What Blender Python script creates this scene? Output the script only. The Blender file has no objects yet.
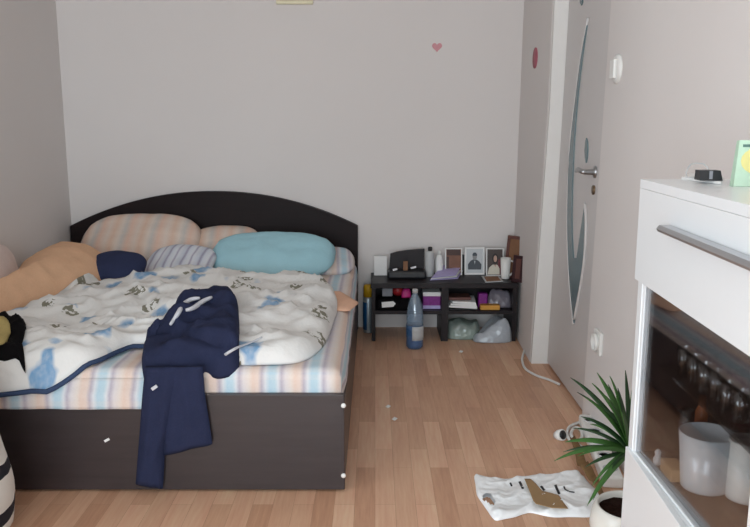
import bpy, bmesh, math, random
from mathutils import Vector, Matrix, noise
from mathutils.bvhtree import BVHTree
random.seed(7)
C = bpy.context.scene.collection
PI = math.pi
# ------------------------------------------------------------------ camera maths
F, CX, CY = 773.0, 375.0, 263.5
H, T = 1.18, math.radians(10.3)
CAM = Vector((0, 0, H))
FW = Vector((0, math.cos(T), -math.sin(T)))
UP = Vector((0, math.sin(T), math.cos(T)))
RT = Vector((1, 0, 0))
def ray(px, py): return FW + RT*((px-CX)/F) + UP*((CY-py)/F)
def PZ(px, py, z=0.0):
    r = ray(px, py); return CAM + r*((z-H)/r.z)
def PY(px, py, Y):
    r = ray(px, py); return CAM + r*(Y/r.y)
def PA(px, py, a): return CAM + ray(px, py)*a
def PP(px, py, p, n):
    r = ray(px, py); return CAM + r*((p-CAM).dot(n)/r.dot(n))
def mpp(p):                      # metres per pixel at a point
    return (p-CAM).dot(FW)/F

# ------------------------------------------------------------------ materials
def lin(c):
    f = lambda v: (v/255/12.92) if v/255 <= .04045 else ((v/255+.055)/1.055)**2.4
    return (f(c[0]), f(c[1]), f(c[2]), 1)
class NT:
    def __init__(s, name):
        s.m = bpy.data.materials.new(name); s.m.use_nodes = True
        s.t = s.m.node_tree; s.n = s.t.nodes; s.l = s.t.links
        s.b = s.n['Principled BSDF']; s.out = s.n['Material Output']
    def new(s, ty, **kw):
        n = s.n.new(ty)
        for k, v in kw.items(): setattr(n, k, v)
        return n
    def link(s, a, b): s.l.new(a, b)
    def math(s, op, a, b=None, c=None):
        n = s.new('ShaderNodeMath', operation=op)
        for i, v in enumerate((a, b, c)):
            if v is None: continue
            if isinstance(v, (int, float)): n.inputs[i].default_value = v
            else: s.link(v, n.inputs[i])
        return n.outputs[0]
    def mix(s, fac, a, b, blend='MIX'):
        n = s.new('ShaderNodeMix', data_type='RGBA', blend_type=blend)
        for k, v in ((0, fac), (6, a), (7, b)):
            if isinstance(v, (int, float)): n.inputs[k].default_value = v
            elif isinstance(v, tuple): n.inputs[k].default_value = v
            else: s.link(v, n.inputs[k])
        return n.outputs[2]
    def coord(s, which='Object', scale=(1, 1, 1), rot=(0, 0, 0)):
        tc = s.new('ShaderNodeTexCoord'); mp = s.new('ShaderNodeMapping')
        mp.inputs['Scale'].default_value = scale; mp.inputs['Rotation'].default_value = rot
        s.link(tc.outputs[which], mp.inputs['Vector']); return mp.outputs[0]
    def noise(s, vec, scale, detail=3, rough=.5):
        n = s.new('ShaderNodeTexNoise'); n.inputs['Scale'].default_value = scale
        n.inputs['Detail'].default_value = detail; n.inputs['Roughness'].default_value = rough
        s.link(vec, n.inputs['Vector']); return n
    def bump(s, h, strength=.2, dist=.01):
        n = s.new('ShaderNodeBump'); n.inputs['Strength'].default_value = strength
        n.inputs['Distance'].default_value = dist
        s.link(h, n.inputs['Height']); s.link(n.outputs[0], s.b.inputs['Normal'])
def dk(c, k): return (c[0]*k, c[1]*k, c[2]*k, 1)
def mat(name, col, rough=.6, spec=.4, metal=0, var=.08, scale=25, bump=0, coat=0, sheen=0):
    s = NT(name); c = lin(col)
    v = s.coord()
    n = s.noise(v, scale)
    s.link(s.mix(n.outputs[0], dk(c, 1-var), dk(c, 1+var)), s.b.inputs['Base Color'])
    s.b.inputs['Roughness'].default_value = rough
    s.b.inputs['Specular IOR Level'].default_value = spec
    s.b.inputs['Metallic'].default_value = metal
    s.b.inputs['Coat Weight'].default_value = coat
    s.b.inputs['Sheen Weight'].default_value = sheen
    if bump: s.bump(n.outputs[0], bump)
    return s.m
def clear(name, tint, gloss=.12, rough=.03, milk=0.0, milkcol=(235, 235, 235), fres=True, fk=.6, crumple=False):
    """thin see-through plastic or glass"""
    s = NT(name); s.n.remove(s.b)
    tr = s.new('ShaderNodeBsdfTransparent'); tr.inputs[0].default_value = lin(tint)
    gl = s.new('ShaderNodeBsdfGlossy'); gl.inputs['Roughness'].default_value = rough
    n = s.noise(s.coord(), 20)
    cr = s.mix(n.outputs[0], (.9, .9, .9, 1), (1, 1, 1, 1)); s.link(cr, gl.inputs[0])
    cur = tr.outputs[0]
    if milk and crumple:
        bp = s.new('ShaderNodeBump'); bp.inputs['Strength'].default_value = .3; bp.inputs['Distance'].default_value = .02
        vo = s.new('ShaderNodeTexVoronoi'); vo.inputs['Scale'].default_value = 34; s.link(s.coord(), vo.inputs['Vector']); s.link(vo.outputs['Distance'], bp.inputs['Height']); s.link(bp.outputs[0], gl.inputs['Normal'])
    if milk:
        df = s.new('ShaderNodeBsdfDiffuse');
        if crumple: s.link(bp.outputs[0], df.inputs['Normal'])
        df.inputs[0].default_value = lin(milkcol)
        m1 = s.new('ShaderNodeMixShader'); m1.inputs[0].default_value = milk
        s.link(cur, m1.inputs[1]); s.link(df.outputs[0], m1.inputs[2]); cur = m1.outputs[0]
    m2 = s.new('ShaderNodeMixShader')
    if fres:
        lw = s.new('ShaderNodeLayerWeight'); lw.inputs[0].default_value = .25
        fac = s.math('ADD', s.math('MULTIPLY', lw.outputs['Fresnel'], fk), gloss)
        s.link(s.math('MINIMUM', fac, 1.0), m2.inputs[0])
    else: m2.inputs[0].default_value = gloss
    s.link(cur, m2.inputs[1]); s.link(gl.outputs[0], m2.inputs[2])
    s.link(m2.outputs[0], s.out.inputs[0]); return s.m
def ramp(s, fac, stops, interp='LINEAR'):
    r = s.new('ShaderNodeValToRGB'); r.color_ramp.interpolation = interp
    e = r.color_ramp.elements
    while len(e) < len(stops): e.new(.5)
    for el, (p, c) in zip(e, stops): el.position = p; el.color = lin(c)
    s.link(fac, r.inputs[0]); return r.outputs[0]
def stripes(name, stops, period, axis='UV', rough=.85, cross=.12):
    s = NT(name)
    tc = s.new('ShaderNodeTexCoord'); sx = s.new('ShaderNodeSeparateXYZ')
    s.link(tc.outputs['UV'], sx.inputs[0])
    u = s.math('FRACT', s.math('DIVIDE', sx.outputs[0], period))
    col = ramp(s, u, stops)
    v = s.math('FRACT', s.math('DIVIDE', sx.outputs[1], period*.55))
    band = s.math('MULTIPLY', s.math('LESS_THAN', v, .22), cross)
    col = s.mix(band, col, lin((236, 214, 196)))
    n = s.noise(s.coord(), 160, 2)
    col = s.mix(.12, col, n.outputs[0], 'OVERLAY')
    s.link(col, s.b.inputs['Base Color']); s.b.inputs['Roughness'].default_value = rough
    s.b.inputs['Specular IOR Level'].default_value = .15
    n2 = s.noise(s.coord(), 14, 4); s.bump(n2.outputs[0], .35, .012)
    return s.m

def wall_mat(name, col):
    s = NT(name); v = s.coord(); c = lin(col)
    a = s.noise(v, 1.3, 4); b = s.noise(v, 160, 3)
    s.link(s.mix(a.outputs[0], dk(c, .96), dk(c, 1.03)), s.b.inputs['Base Color'])
    s.b.inputs['Roughness'].default_value = .75; s.b.inputs['Specular IOR Level'].default_value = .2
    s.bump(b.outputs[0], .08, .004); return s.m
def floor_mat():
    s = NT('laminate'); v = s.coord(rot=(0, 0, PI/2))
    br = s.new('ShaderNodeTexBrick'); br.offset = .37; br.squash = 1
    br.inputs['Scale'].default_value = 1
    br.inputs['Brick Width'].default_value = .42; br.inputs['Row Height'].default_value = .064
    br.inputs['Mortar Size'].default_value = .0006; br.inputs['Bias'].default_value = 0
    br.inputs['Color1'].default_value = lin((228, 184, 153)); br.inputs['Color2'].default_value = lin((200, 152, 122))
    br.inputs['Mortar'].default_value = lin((184, 138, 110))
    s.link(v, br.inputs['Vector'])
    g = s.noise(s.coord(scale=(34, 2.2, 1)), 3, 6, .6)
    g2 = s.noise(s.coord(scale=(9, .9, 1)), 2, 3, .5)
    col = s.mix(.30, br.outputs[0], g.outputs[0], 'OVERLAY')
    col = s.mix(.22, col, g2.outputs[0], 'OVERLAY')
    s.link(col, s.b.inputs['Base Color'])
    s.b.inputs['Roughness'].default_value = .42; s.b.inputs['Specular IOR Level'].default_value = .4
    s.bump(g.outputs[0], .04, .002)
    return s.m
def wenge(name, c1, c2, rough=.38, axis=0, spec=.5):
    s = NT(name); sc = [6, 6, 6]; sc[axis] = .5
    n = s.noise(s.coord(scale=tuple(sc)), 9, 5, .6)
    s.link(s.mix(n.outputs[0], lin(c1), lin(c2)), s.b.inputs['Base Color'])
    s.b.inputs['Roughness'].default_value = rough; s.b.inputs['Specular IOR Level'].default_value = spec
    return s.m
def duvet_mat():
    s = NT('floral_cotton'); v = s.coord(scale=(1, 1, 0.35))
    nz = s.noise(v, 9, 3); va = s.new('ShaderNodeVectorMath', operation='MULTIPLY_ADD')
    s.link(nz.outputs['Color'], va.inputs[0]); va.inputs[1].default_value = (.12, .12, 0); s.link(v, va.inputs[2])
    vo = s.new('ShaderNodeTexVoronoi'); vo.inputs['Scale'].default_value = 7.4; vo.inputs['Randomness'].default_value = .8
    s.link(va.outputs[0], vo.inputs['Vector'])
    sp = s.new('ShaderNodeSeparateColor'); s.link(vo.outputs['Color'], sp.inputs[0])
    d = vo.outputs['Distance']
    soft = s.new('ShaderNodeMapRange'); soft.inputs[1].default_value = .36; soft.inputs[2].default_value = .26
    s.link(d, soft.inputs[0])
    blue = s.math('MULTIPLY', soft.outputs[0], s.math('LESS_THAN', sp.outputs[0], .40))
    fine = s.noise(v, 55, 2); blue = s.math('MULTIPLY', blue, s.math('ADD', .45, s.math('MULTIPLY', fine.outputs[0], .9)))
    ring = s.math('MULTIPLY', s.math('GREATER_THAN', d, .10), s.math('LESS_THAN', d, .30))
    brk = s.math('GREATER_THAN', s.noise(v, 48, 2).outputs[0], .47)
    ol = s.math('MULTIPLY', s.math('MULTIPLY', ring, brk), s.math('GREATER_THAN', sp.outputs[0], .40))
    wv = s.noise(v, 3, 2)
    col = s.mix(wv.outputs[0], lin((226, 224, 220)), lin((240, 238, 236)))
    col = s.mix(s.math('MINIMUM', blue, 1.0), col, lin((126, 164, 200)))
    col = s.mix(s.math('MULTIPLY', ol, .85), col, lin((112, 108, 84)))
    s.link(col, s.b.inputs['Base Color']); s.b.inputs['Roughness'].default_value = .85
    s.b.inputs['Specular IOR Level'].default_value = .15
    n2 = s.noise(s.coord(), 13, 4); s.bump(n2.outputs[0], .5, .014)
    return s.m
def cloth(name, col, var=.12, bump=.4, scale=14, sheen=0):
    s = NT(name); c = lin(col); v = s.coord()
    n = s.noise(v, scale, 4); f = s.noise(v, 220, 2)
    a = s.mix(n.outputs[0], dk(c, 1-var), dk(c, 1+var))
    s.link(s.mix(.15, a, f.outputs[0], 'OVERLAY'), s.b.inputs['Base Color'])
    s.b.inputs['Roughness'].default_value = .9; s.b.inputs['Specular IOR Level'].default_value = .1
    s.b.inputs['Sheen Weight'].default_value = sheen
    s.bump(n.outputs[0], bump, .012); return s.m
def zebra_mat():
    s = NT('zebra_fabric'); v = s.coord()
    sx = s.new('ShaderNodeSeparateXYZ'); s.link(v, sx.inputs[0])
    nz = s.noise(v, 5, 2)
    h = s.math('ADD', s.math('SUBTRACT', sx.outputs[2], s.math('MULTIPLY', sx.outputs[0], .7)), s.math('MULTIPLY', nz.outputs[0], .06))
    f = s.math('FRACT', s.math('DIVIDE', h, .118))
    s.link(s.mix(s.math('LESS_THAN', f, .31), lin((236, 234, 228)), lin((26, 26, 40))), s.b.inputs['Base Color'])
    s.b.inputs['Roughness'].default_value = .9; return s.m

M = {}
def m(key): return M[key]
STR = [(0, (228, 216, 208)), (.10, (228, 204, 190)), (.22, (228, 208, 198)), (.31, (190, 180, 190)), (.40, (218, 220, 224)),
       (.50, (186, 210, 222)), (.62, (190, 212, 222)), (.70, (220, 222, 226)), (.78, (188, 180, 192)), (.88, (222, 214, 214)), (1, (228, 216, 208))]
STP = [(0, (222, 204, 192)), (.2, (220, 188, 168)), (.4, (222, 206, 194)), (.55, (202, 194, 188)), (.75, (224, 190, 172)), (1, (222, 204, 192))]
STB = [(0, (222, 224, 230)), (.3, (206, 210, 222)), (.42, (160, 156, 178)), (.55, (214, 218, 228)), (.8, (226, 228, 234)), (.9, (170, 164, 184)), (1, (222, 224, 230))]
def build_materials():
    M.update(
        wall=wall_mat('plaster_paint', (225, 218, 215)),
        ceil=wall_mat('ceiling_paint', (228, 226, 222)), floor=floor_mat(),
        wenge=wenge('wenge_laminate', (40, 32, 33), (60, 51, 52), .36, 0, .6),
        wenge_head=wenge('wenge_headboard', (20, 11, 12), (34, 21, 21), .55, 0, .2),
        black=wenge('black_ash', (20, 13, 16), (34, 26, 29), .45, 0, .3),
        sheet=stripes('pastel_sheet', STR, .135), pillow_p=stripes('peach_stripe', STP, .16),
        pillow_b=stripes('blue_stripe', STB, .085, cross=.04), duvet=duvet_mat(),
        peach=cloth('peach_cotton', (226, 182, 148)), peach_lt=cloth('peach_pale', (236, 190, 162)),
        blue=cloth('light_blue_cotton', (172, 216, 228), .1, .5, 9), navy=cloth('navy_cotton', (50, 56, 84), .2, .5),
        jersey=cloth('navy_jersey', (44, 49, 74), .14, .35, 18), hem=cloth('navy_piping', (62, 76, 104), .2, .2),
        blackc=cloth('black_cotton', (16, 14, 16)), yellowc=cloth('mustard_cotton', (186, 166, 110)),
        cord=cloth('white_cord', (210, 210, 216), .05, .1), pinkw=cloth('pale_pink_cotton', (222, 204, 198)),
        zebra=zebra_mat(),
        white=mat('white_laminate', (236, 238, 240), .28, .5, var=.01), plastic=mat('white_plastic', (232, 230, 226), .35, .5, var=.02),
        door=mat('door_paint', (206, 200, 198), .4, .4, var=.02, scale=6), frame=mat('frame_paint', (230, 226, 222), .4, .4, var=.02),
        frost=mat('frosted_glass', (104, 122, 126), .25, .5, var=.1, scale=60),
        steel=mat('brushed_steel', (176, 176, 178), .3, .5, 1, .06), alu=mat('aluminium', (196, 198, 202), .35, .5, .9, .04),
        brass=mat('dull_brass', (120, 100, 78), .45, .5, .7, .15), dark=mat('dark_plastic', (24, 24, 28), .4, .5),
        card=mat('cardboard', (160, 130, 96), .85, .1, var=.15, scale=18), brown=mat('dry_leaf', (134, 104, 70), .8, .2, var=.3, scale=40),
        bag=mat('white_polythene', (250, 251, 252), .4, .4, var=.02, bump=.3, scale=30),
        ink=mat('black_ink', (34, 34, 38), .6), paper=mat('white_paper', (236, 234, 232), .8, .1, var=.03),
        leaf=mat('dracaena_leaf', (66, 106, 50), .45, .4, var=.35, scale=12), leaf2=mat('dracaena_leaf_dark', (38, 66, 36), .45, .4, var=.3, scale=14),
        stem=mat('plant_stem', (120, 100, 70), .8), soil=mat('potting_soil', (46, 28, 22), .95, .1, var=.5, scale=90, bump=.8),
        pot=mat('white_ceramic', (236, 232, 224), .25, .5, var=.02),
        pink=mat('pink_vinyl', (178, 98, 112), .6, var=.12, scale=40), pinkpale=mat('pale_pink_vinyl', (212, 150, 156), .6, var=.1, scale=60),
        cream=mat('cream_wood', (232, 222, 190), .5, var=.08), print=mat('beige_print', (196, 186, 160), .6, var=.2),
        yellow=mat('yellow_cap', (206, 160, 34), .4), canblue=mat('can_blue', (34, 96, 150), .35, .5, .3), cangrey=mat('can_silver', (168, 178, 184), .35, .5, .5),
        red=mat('red_plastic', (160, 34, 40), .4, var=.2), magenta=mat('magenta_print', (190, 40, 120), .5, var=.25, scale=50),
        purple=mat('purple_print', (126, 34, 128), .45, var=.4, scale=70), lilac=mat('lilac_print', (180, 168, 214), .5, var=.2, scale=30),
        grey=mat('grey_plastic', (140, 140, 146), .5, var=.2), greypale=mat('pale_grey', (190, 190, 190), .5, var=.1),
        orange=mat('amber_card', (208, 150, 64), .5, var=.15), tan=mat('tan_leather', (134, 96, 70), .7, var=.2),
        mahog=mat('mahogany', (104, 68, 62), .4, var=.2, scale=15), mahogd=mat('mahogany_dark', (56, 30, 34), .4, var=.2),
        sepia=mat('sepia_print', (122, 78, 58), .5, var=.35, scale=25), sepiad=mat('sepia_dark', (70, 42, 36), .5),
        photogrey=mat('grey_print', (196, 198, 200), .4, var=.04), suit=mat('suit_print', (66, 70, 78), .4, var=.15), face=mat('face_print', (140, 138, 138), .4),
        hair=mat('hair_print', (42, 32, 32), .5), skin=mat('skin_print', (196, 160, 142), .5), cream2=mat('blouse_print', (214, 206, 190), .5),
        photodark=mat('dark_print', (70, 58, 54), .4, var=.3), curtain=mat('red_print', (110, 50, 58), .5),
        green=mat('pale_green_card', (188, 214, 190), .6, var=.12, scale=50), yel=mat('pale_yellow_card', (224, 214, 140), .6, var=.12, scale=50),
        greend=mat('dark_green_ink', (88, 120, 110), .6), amber=mat('amber_bottle', (150, 78, 30), .25),
        burg=mat('burgundy', (100, 26, 44), .25, var=.3),
        pet=clear('blue_pet', (206, 222, 236), .08, .08, .30, (186, 208, 228)), petd=clear('blue_pet_deep', (150, 184, 218), .08, .08, .38, (96, 144, 200)),
        polybag=clear('clear_polybag', (230, 232, 236), .06, .3, .5, (222, 228, 236), crumple=True),
        greybag=clear('grey_polybag', (190, 186, 194), .07, .3, .45, (170, 162, 176), crumple=True),
        greenbag=clear('green_polybag', (196, 208, 200), .06, .3, .4, (178, 192, 184), crumple=True),
        smoked=clear('cabinet_glass', (250, 250, 251), .05, .005, fk=.36), glass=clear('clear_glass', (238, 240, 242), .10, .02),
        frostcup=clear('frosted_cup', (240, 242, 244), .06, .15, .72, (236, 240, 242)),
        pane=clear('window_glass', (244, 248, 250), .04, .01))

# ------------------------------------------------------------------ mesh builder
class MB:
    def __init__(s): s.b = bmesh.new(); s.mi = 0; s.smooth = False; s.X = Matrix.Identity(4)
    def v(s, p): return s.b.verts.new(s.X @ Vector(p))
    def f(s, vs):
        try: f = s.b.faces.new(vs)
        except ValueError: return None
        f.material_index = s.mi; f.smooth = s.smooth; return f
    def box(s, a, b, bev=0.0):
        (x0, y0, z0), (x1, y1, z1) = a, b
        n0 = len(s.b.verts)
        vs = [s.v((x, y, z)) for z in (z0, z1) for y in (y0, y1) for x in (x0, x1)]
        fs = [s.f([vs[i] for i in q]) for q in ((0, 2, 3, 1), (4, 5, 7, 6), (0, 1, 5, 4), (1, 3, 7, 5), (3, 2, 6, 7), (2, 0, 4, 6))]
        if bev:
            es = list({e for f in fs for e in f.edges})
            r = bmesh.ops.bevel(s.b, geom=es, offset=bev, segments=2, profile=.5, affect='EDGES', material=-1)
            for f in r['faces']: f.material_index = s.mi
        return s
    def prism(s, poly, axis, a, b):
        """2D polygon extruded along an axis from a to b: axis 'x' (y,z), 'y' (x,z), 'z' (x,y)"""
        P = {'x': lambda p, t: (t, p[0], p[1]), 'y': lambda p, t: (p[0], t, p[1]), 'z': lambda p, t: (p[0], p[1], t)}[axis]
        A = [s.v(P(p, a)) for p in poly]; B = [s.v(P(p, b)) for p in poly]
        s.f(A[::-1]); s.f(B); n = len(poly)
        for i in range(n): s.f([A[i], A[(i+1) % n], B[(i+1) % n], B[i]])
        return s
    def pts(s, A, B):
        A = [s.v(p) for p in A]; B = [s.v(p) for p in B]; n = len(A)
        s.f(A[::-1]); s.f(B)
        for i in range(n): s.f([A[i], A[(i+1) % n], B[(i+1) % n], B[i]])
        return s
    def lathe(s, c, prof, n=24, closed=True, sx=1, sy=1):
        sm = s.smooth; s.smooth = True; rings = []
        for r, z in prof:
            rings.append([s.v((c[0]+r*sx*math.cos(2*PI*k/n), c[1]+r*sy*math.sin(2*PI*k/n), c[2]+z)) for k in range(n)])
        for A, B in zip(rings, rings[1:]):
            for k in range(n): s.f([A[k], A[(k+1) % n], B[(k+1) % n], B[k]])
        if closed: s.f(rings[0][::-1]); s.f(rings[-1])
        s.smooth = sm; return s
    def tube(s, path, r, n=8):
        sm = s.smooth; s.smooth = True; path = [Vector(p) for p in path]; rings = []
        for i, p in enumerate(path):
            d = (path[min(i+1, len(path)-1)]-path[max(i-1, 0)]).normalized()
            u = d.cross(Vector((0, 0, 1)));  u = u.normalized() if u.length > 1e-3 else Vector((1, 0, 0))
            w = u.cross(d).normalized(); rr = r(i/(len(path)-1)) if callable(r) else r
            rings.append([s.v(p+u*(rr*math.cos(2*PI*k/n))+w*(rr*math.sin(2*PI*k/n))) for k in range(n)])
        for A, B in zip(rings, rings[1:]):
            for k in range(n): s.f([A[k], A[(k+1) % n], B[(k+1) % n], B[k]])
        s.f(rings[0][::-1]); s.f(rings[-1]); s.smooth = sm; return s
    def grid(s, rows, wrap=False):
        sm = s.smooth; s.smooth = True
        R = [[s.v(p) for p in r] for r in rows]
        for A, B in zip(R, R[1:]):
            n = len(A)
            for k in range(n if wrap else n-1): s.f([A[k], A[(k+1) % n], B[(k+1) % n], B[k]])
        s.smooth = sm; return R
    def build(s, name, mats, parent=None, uv=None, origin=None):
        if not isinstance(mats, (list, tuple)): mats = [mats]
        bmesh.ops.recalc_face_normals(s.b, faces=s.b.faces[:])
        if uv:
            L = s.b.loops.layers.uv.new('UVMap')
            for f in s.b.faces:
                for l in f.loops: l[L].uv = uv(l.vert.co, f.normal)
        if origin is None:
            origin = Vector((0, 0, 0))
            if parent is None:
                xs = [v.co for v in s.b.verts]
                origin = Vector((sum((f(c[i] for c in xs) for f in (min, max)), 0)/2 for i in range(3)))
                origin.z = min(c.z for c in xs)
        off = Vector(origin); p = parent
        while p is not None: off = off + p.location; p = p.parent
        for v in s.b.verts: v.co -= off
        me = bpy.data.meshes.new(name); s.b.to_mesh(me); s.b.free()
        for k in mats: me.materials.append(M[k] if isinstance(k, str) else k)
        o = bpy.data.objects.new(name, me); C.objects.link(o); o.location = origin
        if parent is not None: o.parent = parent
        return o
def tag(o, label, cat, group=None):
    o['label'] = label; o['category'] = cat; o['kind'] = 'thing'
    if group: o['group'] = group
    return o
def thing(name, loc, label, cat, group=None):
    o = bpy.data.objects.new(name, None); C.objects.link(o); o.location = loc; o.empty_display_size = .05
    return tag(o, label, cat, group)
def struct(o): o['kind'] = 'structure'; return o

SUP = []                                                   # surfaces that later cloth lies on
def register(o):
    bm = bmesh.new(); bm.from_mesh(o.data)
    w = Matrix.Translation(o.location + (o.parent.location if o.parent else Vector()))
    bm.transform(w); SUP.append(BVHTree.FromBMesh(bm)); bm.free()
def sup(x, y, lo=0.0):
    z = lo
    for b in SUP:
        h = b.ray_cast(Vector((x, y, 2)), Vector((0, 0, -1)))
        if h[0] is not None: z = max(z, h[0].z)
    return z
def closed_spline(P, n):
    P = [Vector((p[0], p[1])) for p in P]; k = len(P); dense = []
    for i in range(k):
        a, b, c, d = P[i-1], P[i], P[(i+1) % k], P[(i+2) % k]
        for j in range(10):
            t = j/10
            dense.append(.5*((2*b)+(c-a)*t+(2*a-5*b+4*c-d)*t*t+(3*b-a-3*c+d)*t**3))
    L = [0]
    for i in range(len(dense)): L.append(L[-1]+(dense[(i+1) % len(dense)]-dense[i]).length)
    out = []; j = 0
    for q in range(n):
        s = L[-1]*q/n
        while L[j+1] < s: j += 1
        t = (s-L[j])/max(L[j+1]-L[j], 1e-9)
        out.append(dense[j].lerp(dense[(j+1) % len(dense)], t))
    return out
def edge_dist(p, B):
    best = 9
    for i in range(len(B)):
        a, b = B[i-1], B[i]; ab = b-a
        t = max(0, min(1, (p-a).dot(ab)/max(ab.length_squared, 1e-12)))
        best = min(best, (a+ab*t-p).length)
    return best
def N(x, y, z=0, s=1): return noise.noise(Vector((x*s, y*s, z*s)))
def blob(mb, outline, top, base, nr=22, nt=110, center=None, edge=.008, straight=False):
    B = closed_spline(outline, nt)
    if straight:
        Q = [Vector(p) for p in outline]; L_ = [0]
        for i in range(len(Q)): L_.append(L_[-1]+(Q[(i+1) % len(Q)]-Q[i]).length)
        B = []; j = 0
        for q in range(nt):
            s_ = L_[-1]*q/nt
            while L_[j+1] < s_: j += 1
            B.append(Q[j].lerp(Q[(j+1) % len(Q)], (s_-L_[j])/max(1e-9, L_[j+1]-L_[j])))
    c = Vector(center) if center else sum(B, Vector((0, 0)))/len(B)
    Tp, Bt = [], []
    for i in range(1, nr+1):
        r = (i/nr)**.8
        ta, ba = [], []
        for q in B:
            p = c+(q-c)*r; bz = base(p.x, p.y); d = 0 if i == nr else edge_dist(p, B)
            ta.append((p.x, p.y, bz+edge+max(0, top(p.x, p.y, d)))); ba.append((p.x, p.y, bz+.002))
        Tp.append(ta); Bt.append(ba)
    def cap(rings):
        R = mb.grid(rings, True)
        cz = sum(p[2] for p in rings[0])/nt
        cv = mb.v((c.x, c.y, cz)); sm = mb.smooth; mb.smooth = True
        for k in range(nt): mb.f([R[0][k], R[0][(k+1) % nt], cv])
        mb.smooth = sm; return R
    A = cap(Tp); D = cap(Bt); sm = mb.smooth; mb.smooth = True
    for k in range(nt): mb.f([A[-1][k], A[-1][(k+1) % nt], D[-1][(k+1) % nt], D[-1][k]])
    mb.smooth = sm
    return B
def rnd(d, w): t = max(0, min(1, d/w)); return math.sqrt(max(0, 1-(1-t)**2))
def pillow(mb, w, h, t, seed=0, n=22, lump=.012):
    """a stuffed pillow in the x-y plane centred on the origin"""
    top, bot = [], []
    for i in range(n+1):
        v = -1+2*i/n; ra, rb = [], []
        for j in range(n+1):
            u = -1+2*j/n
            pu = u*math.sqrt(1-.34*abs(v)**3); pv = v*math.sqrt(1-.42*abs(u)**3)
            k = ((1-abs(u)**2.6)*(1-abs(v)**2.6))**.5
            x, y = pu*w/2, pv*h/2
            z = k*t/2+k*lump*N(x+seed, y, seed, 7)+k*.5*lump*N(x, y+seed, seed, 17)
            ra.append((x, y, z)); rb.append((x, y, -k*t/2))
        top.append(ra); bot.append(rb)
    mb.grid(top); mb.grid(bot)
    bmesh.ops.remove_doubles(mb.b, verts=mb.b.verts[:], dist=1e-5)

build_materials()
# ------------------------------------------------------------------ room shell
YB, XL, YR, ZC = 4.404, -1.742, -2.2, 2.55
XF, YA = -3.6, 1.55                                   # wider part of the room, unseen, added to shape the light round the bed
LEAN = .019
XW = .853                                            # right wall near the camera, at the floor
def xr(z, x0=XW): return x0+LEAN*z
b = MB(); b.box((XF-.1, YR-.1, -.06), (1.15, YB+.1, 0)); struct(b.build('floor', 'floor', origin=(0, 0, 0)))
b = MB(); b.box((XF-.1, YR-.1, ZC), (1.15, YB+.1, ZC+.06)); struct(b.build('ceiling', 'ceil', origin=(0, 0, ZC)))
b = MB(); b.box((XL-.1, YB, 0), (1.15, YB+.1, ZC)); struct(b.build('wall_back', 'wall', origin=(0, YB, 0)))
b = MB(); b.prism([(XL, YB), (XL-.1, YB), (XL-.1, YA+.1), (XF-.1, YA+.1), (XF-.1, YA), (XL, YA)], 'z', 0, ZC); struct(b.build('wall_left', 'wall', origin=(XL, 3, 0)))  # unseen return at the near end is added, shading the footboard's left
# right wall: a short strip by the corner, the door recess, then the long wall
b = MB(); zs = [0, .4, .8, 1.25, 1.8, ZC]; Y1, Y2 = 3.735, 3.034
rows = []
for z in zs:
    xc = .797+.009*z; xn = .777+.034*min(z, 1.25)+.006*max(0, z-1.25)
    rows.append([(xc, YB, z), (xn, Y1, z), (1.1, Y1, z), (1.1, YB, z)])
R = b.grid(rows, True); b.f(R[0][::-1]); b.f(R[-1])
def leanbox(b, x0, x1, y0, y1, z0, z1):
    b.pts([(xr(z0, x0), y0, z0), (x1, y0, z0), (x1, y1, z0), (xr(z0, x0), y1, z0)], [(xr(z1, x0), y0, z1), (x1, y0, z1), (x1, y1, z1), (xr(z1, x0), y1, z1)])
leanbox(b, XW, 1.1, YR, Y2-.012, 0, ZC)
leanbox(b, XW, 1.1, Y2-.012, Y1, 2.08, ZC)
for f in b.b.faces: f.smooth = False
struct(b.build('wall_right', 'wall', origin=(XW, 0, 0)))
# rear wall, unseen; its inferred window is sized and placed to suit the light
WX0, WX1, WZ0, WZ1 = -1.75, .55, .12, 2.25
b = MB()
b.box((XF-.1, YR-.1, 0), (WX0, YR, ZC)); b.box((WX1, YR-.1, 0), (1.15, YR, ZC))
b.box((WX0, YR-.1, 0), (WX1, YR, WZ0)); b.box((WX0, YR-.1, WZ1), (WX1, YR, ZC))
struct(b.build('wall_front', 'wall', origin=(0, YR, 0)))
b = MB()
for a, c in (((WX0, WZ0), (WX1, WZ0+.06)), ((WX0, WZ1-.06), (WX1, WZ1)), ((WX0, WZ0), (WX0+.06, WZ1)), ((WX1-.06, WZ0), (WX1, WZ1)), ((-.63, WZ0), (-.57, WZ1))):
    b.box((a[0], YR-.08, a[1]), (c[0], YR-.02, c[1]))
wf = struct(b.build('window_1', 'frame', origin=(-.6, YR-.05, WZ0)))
b = MB(); b.box((WX0+.05, YR-.055, WZ0+.05), (WX1-.05, YR-.049, WZ1-.05)); b.build('pane', 'pane', wf)

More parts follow.
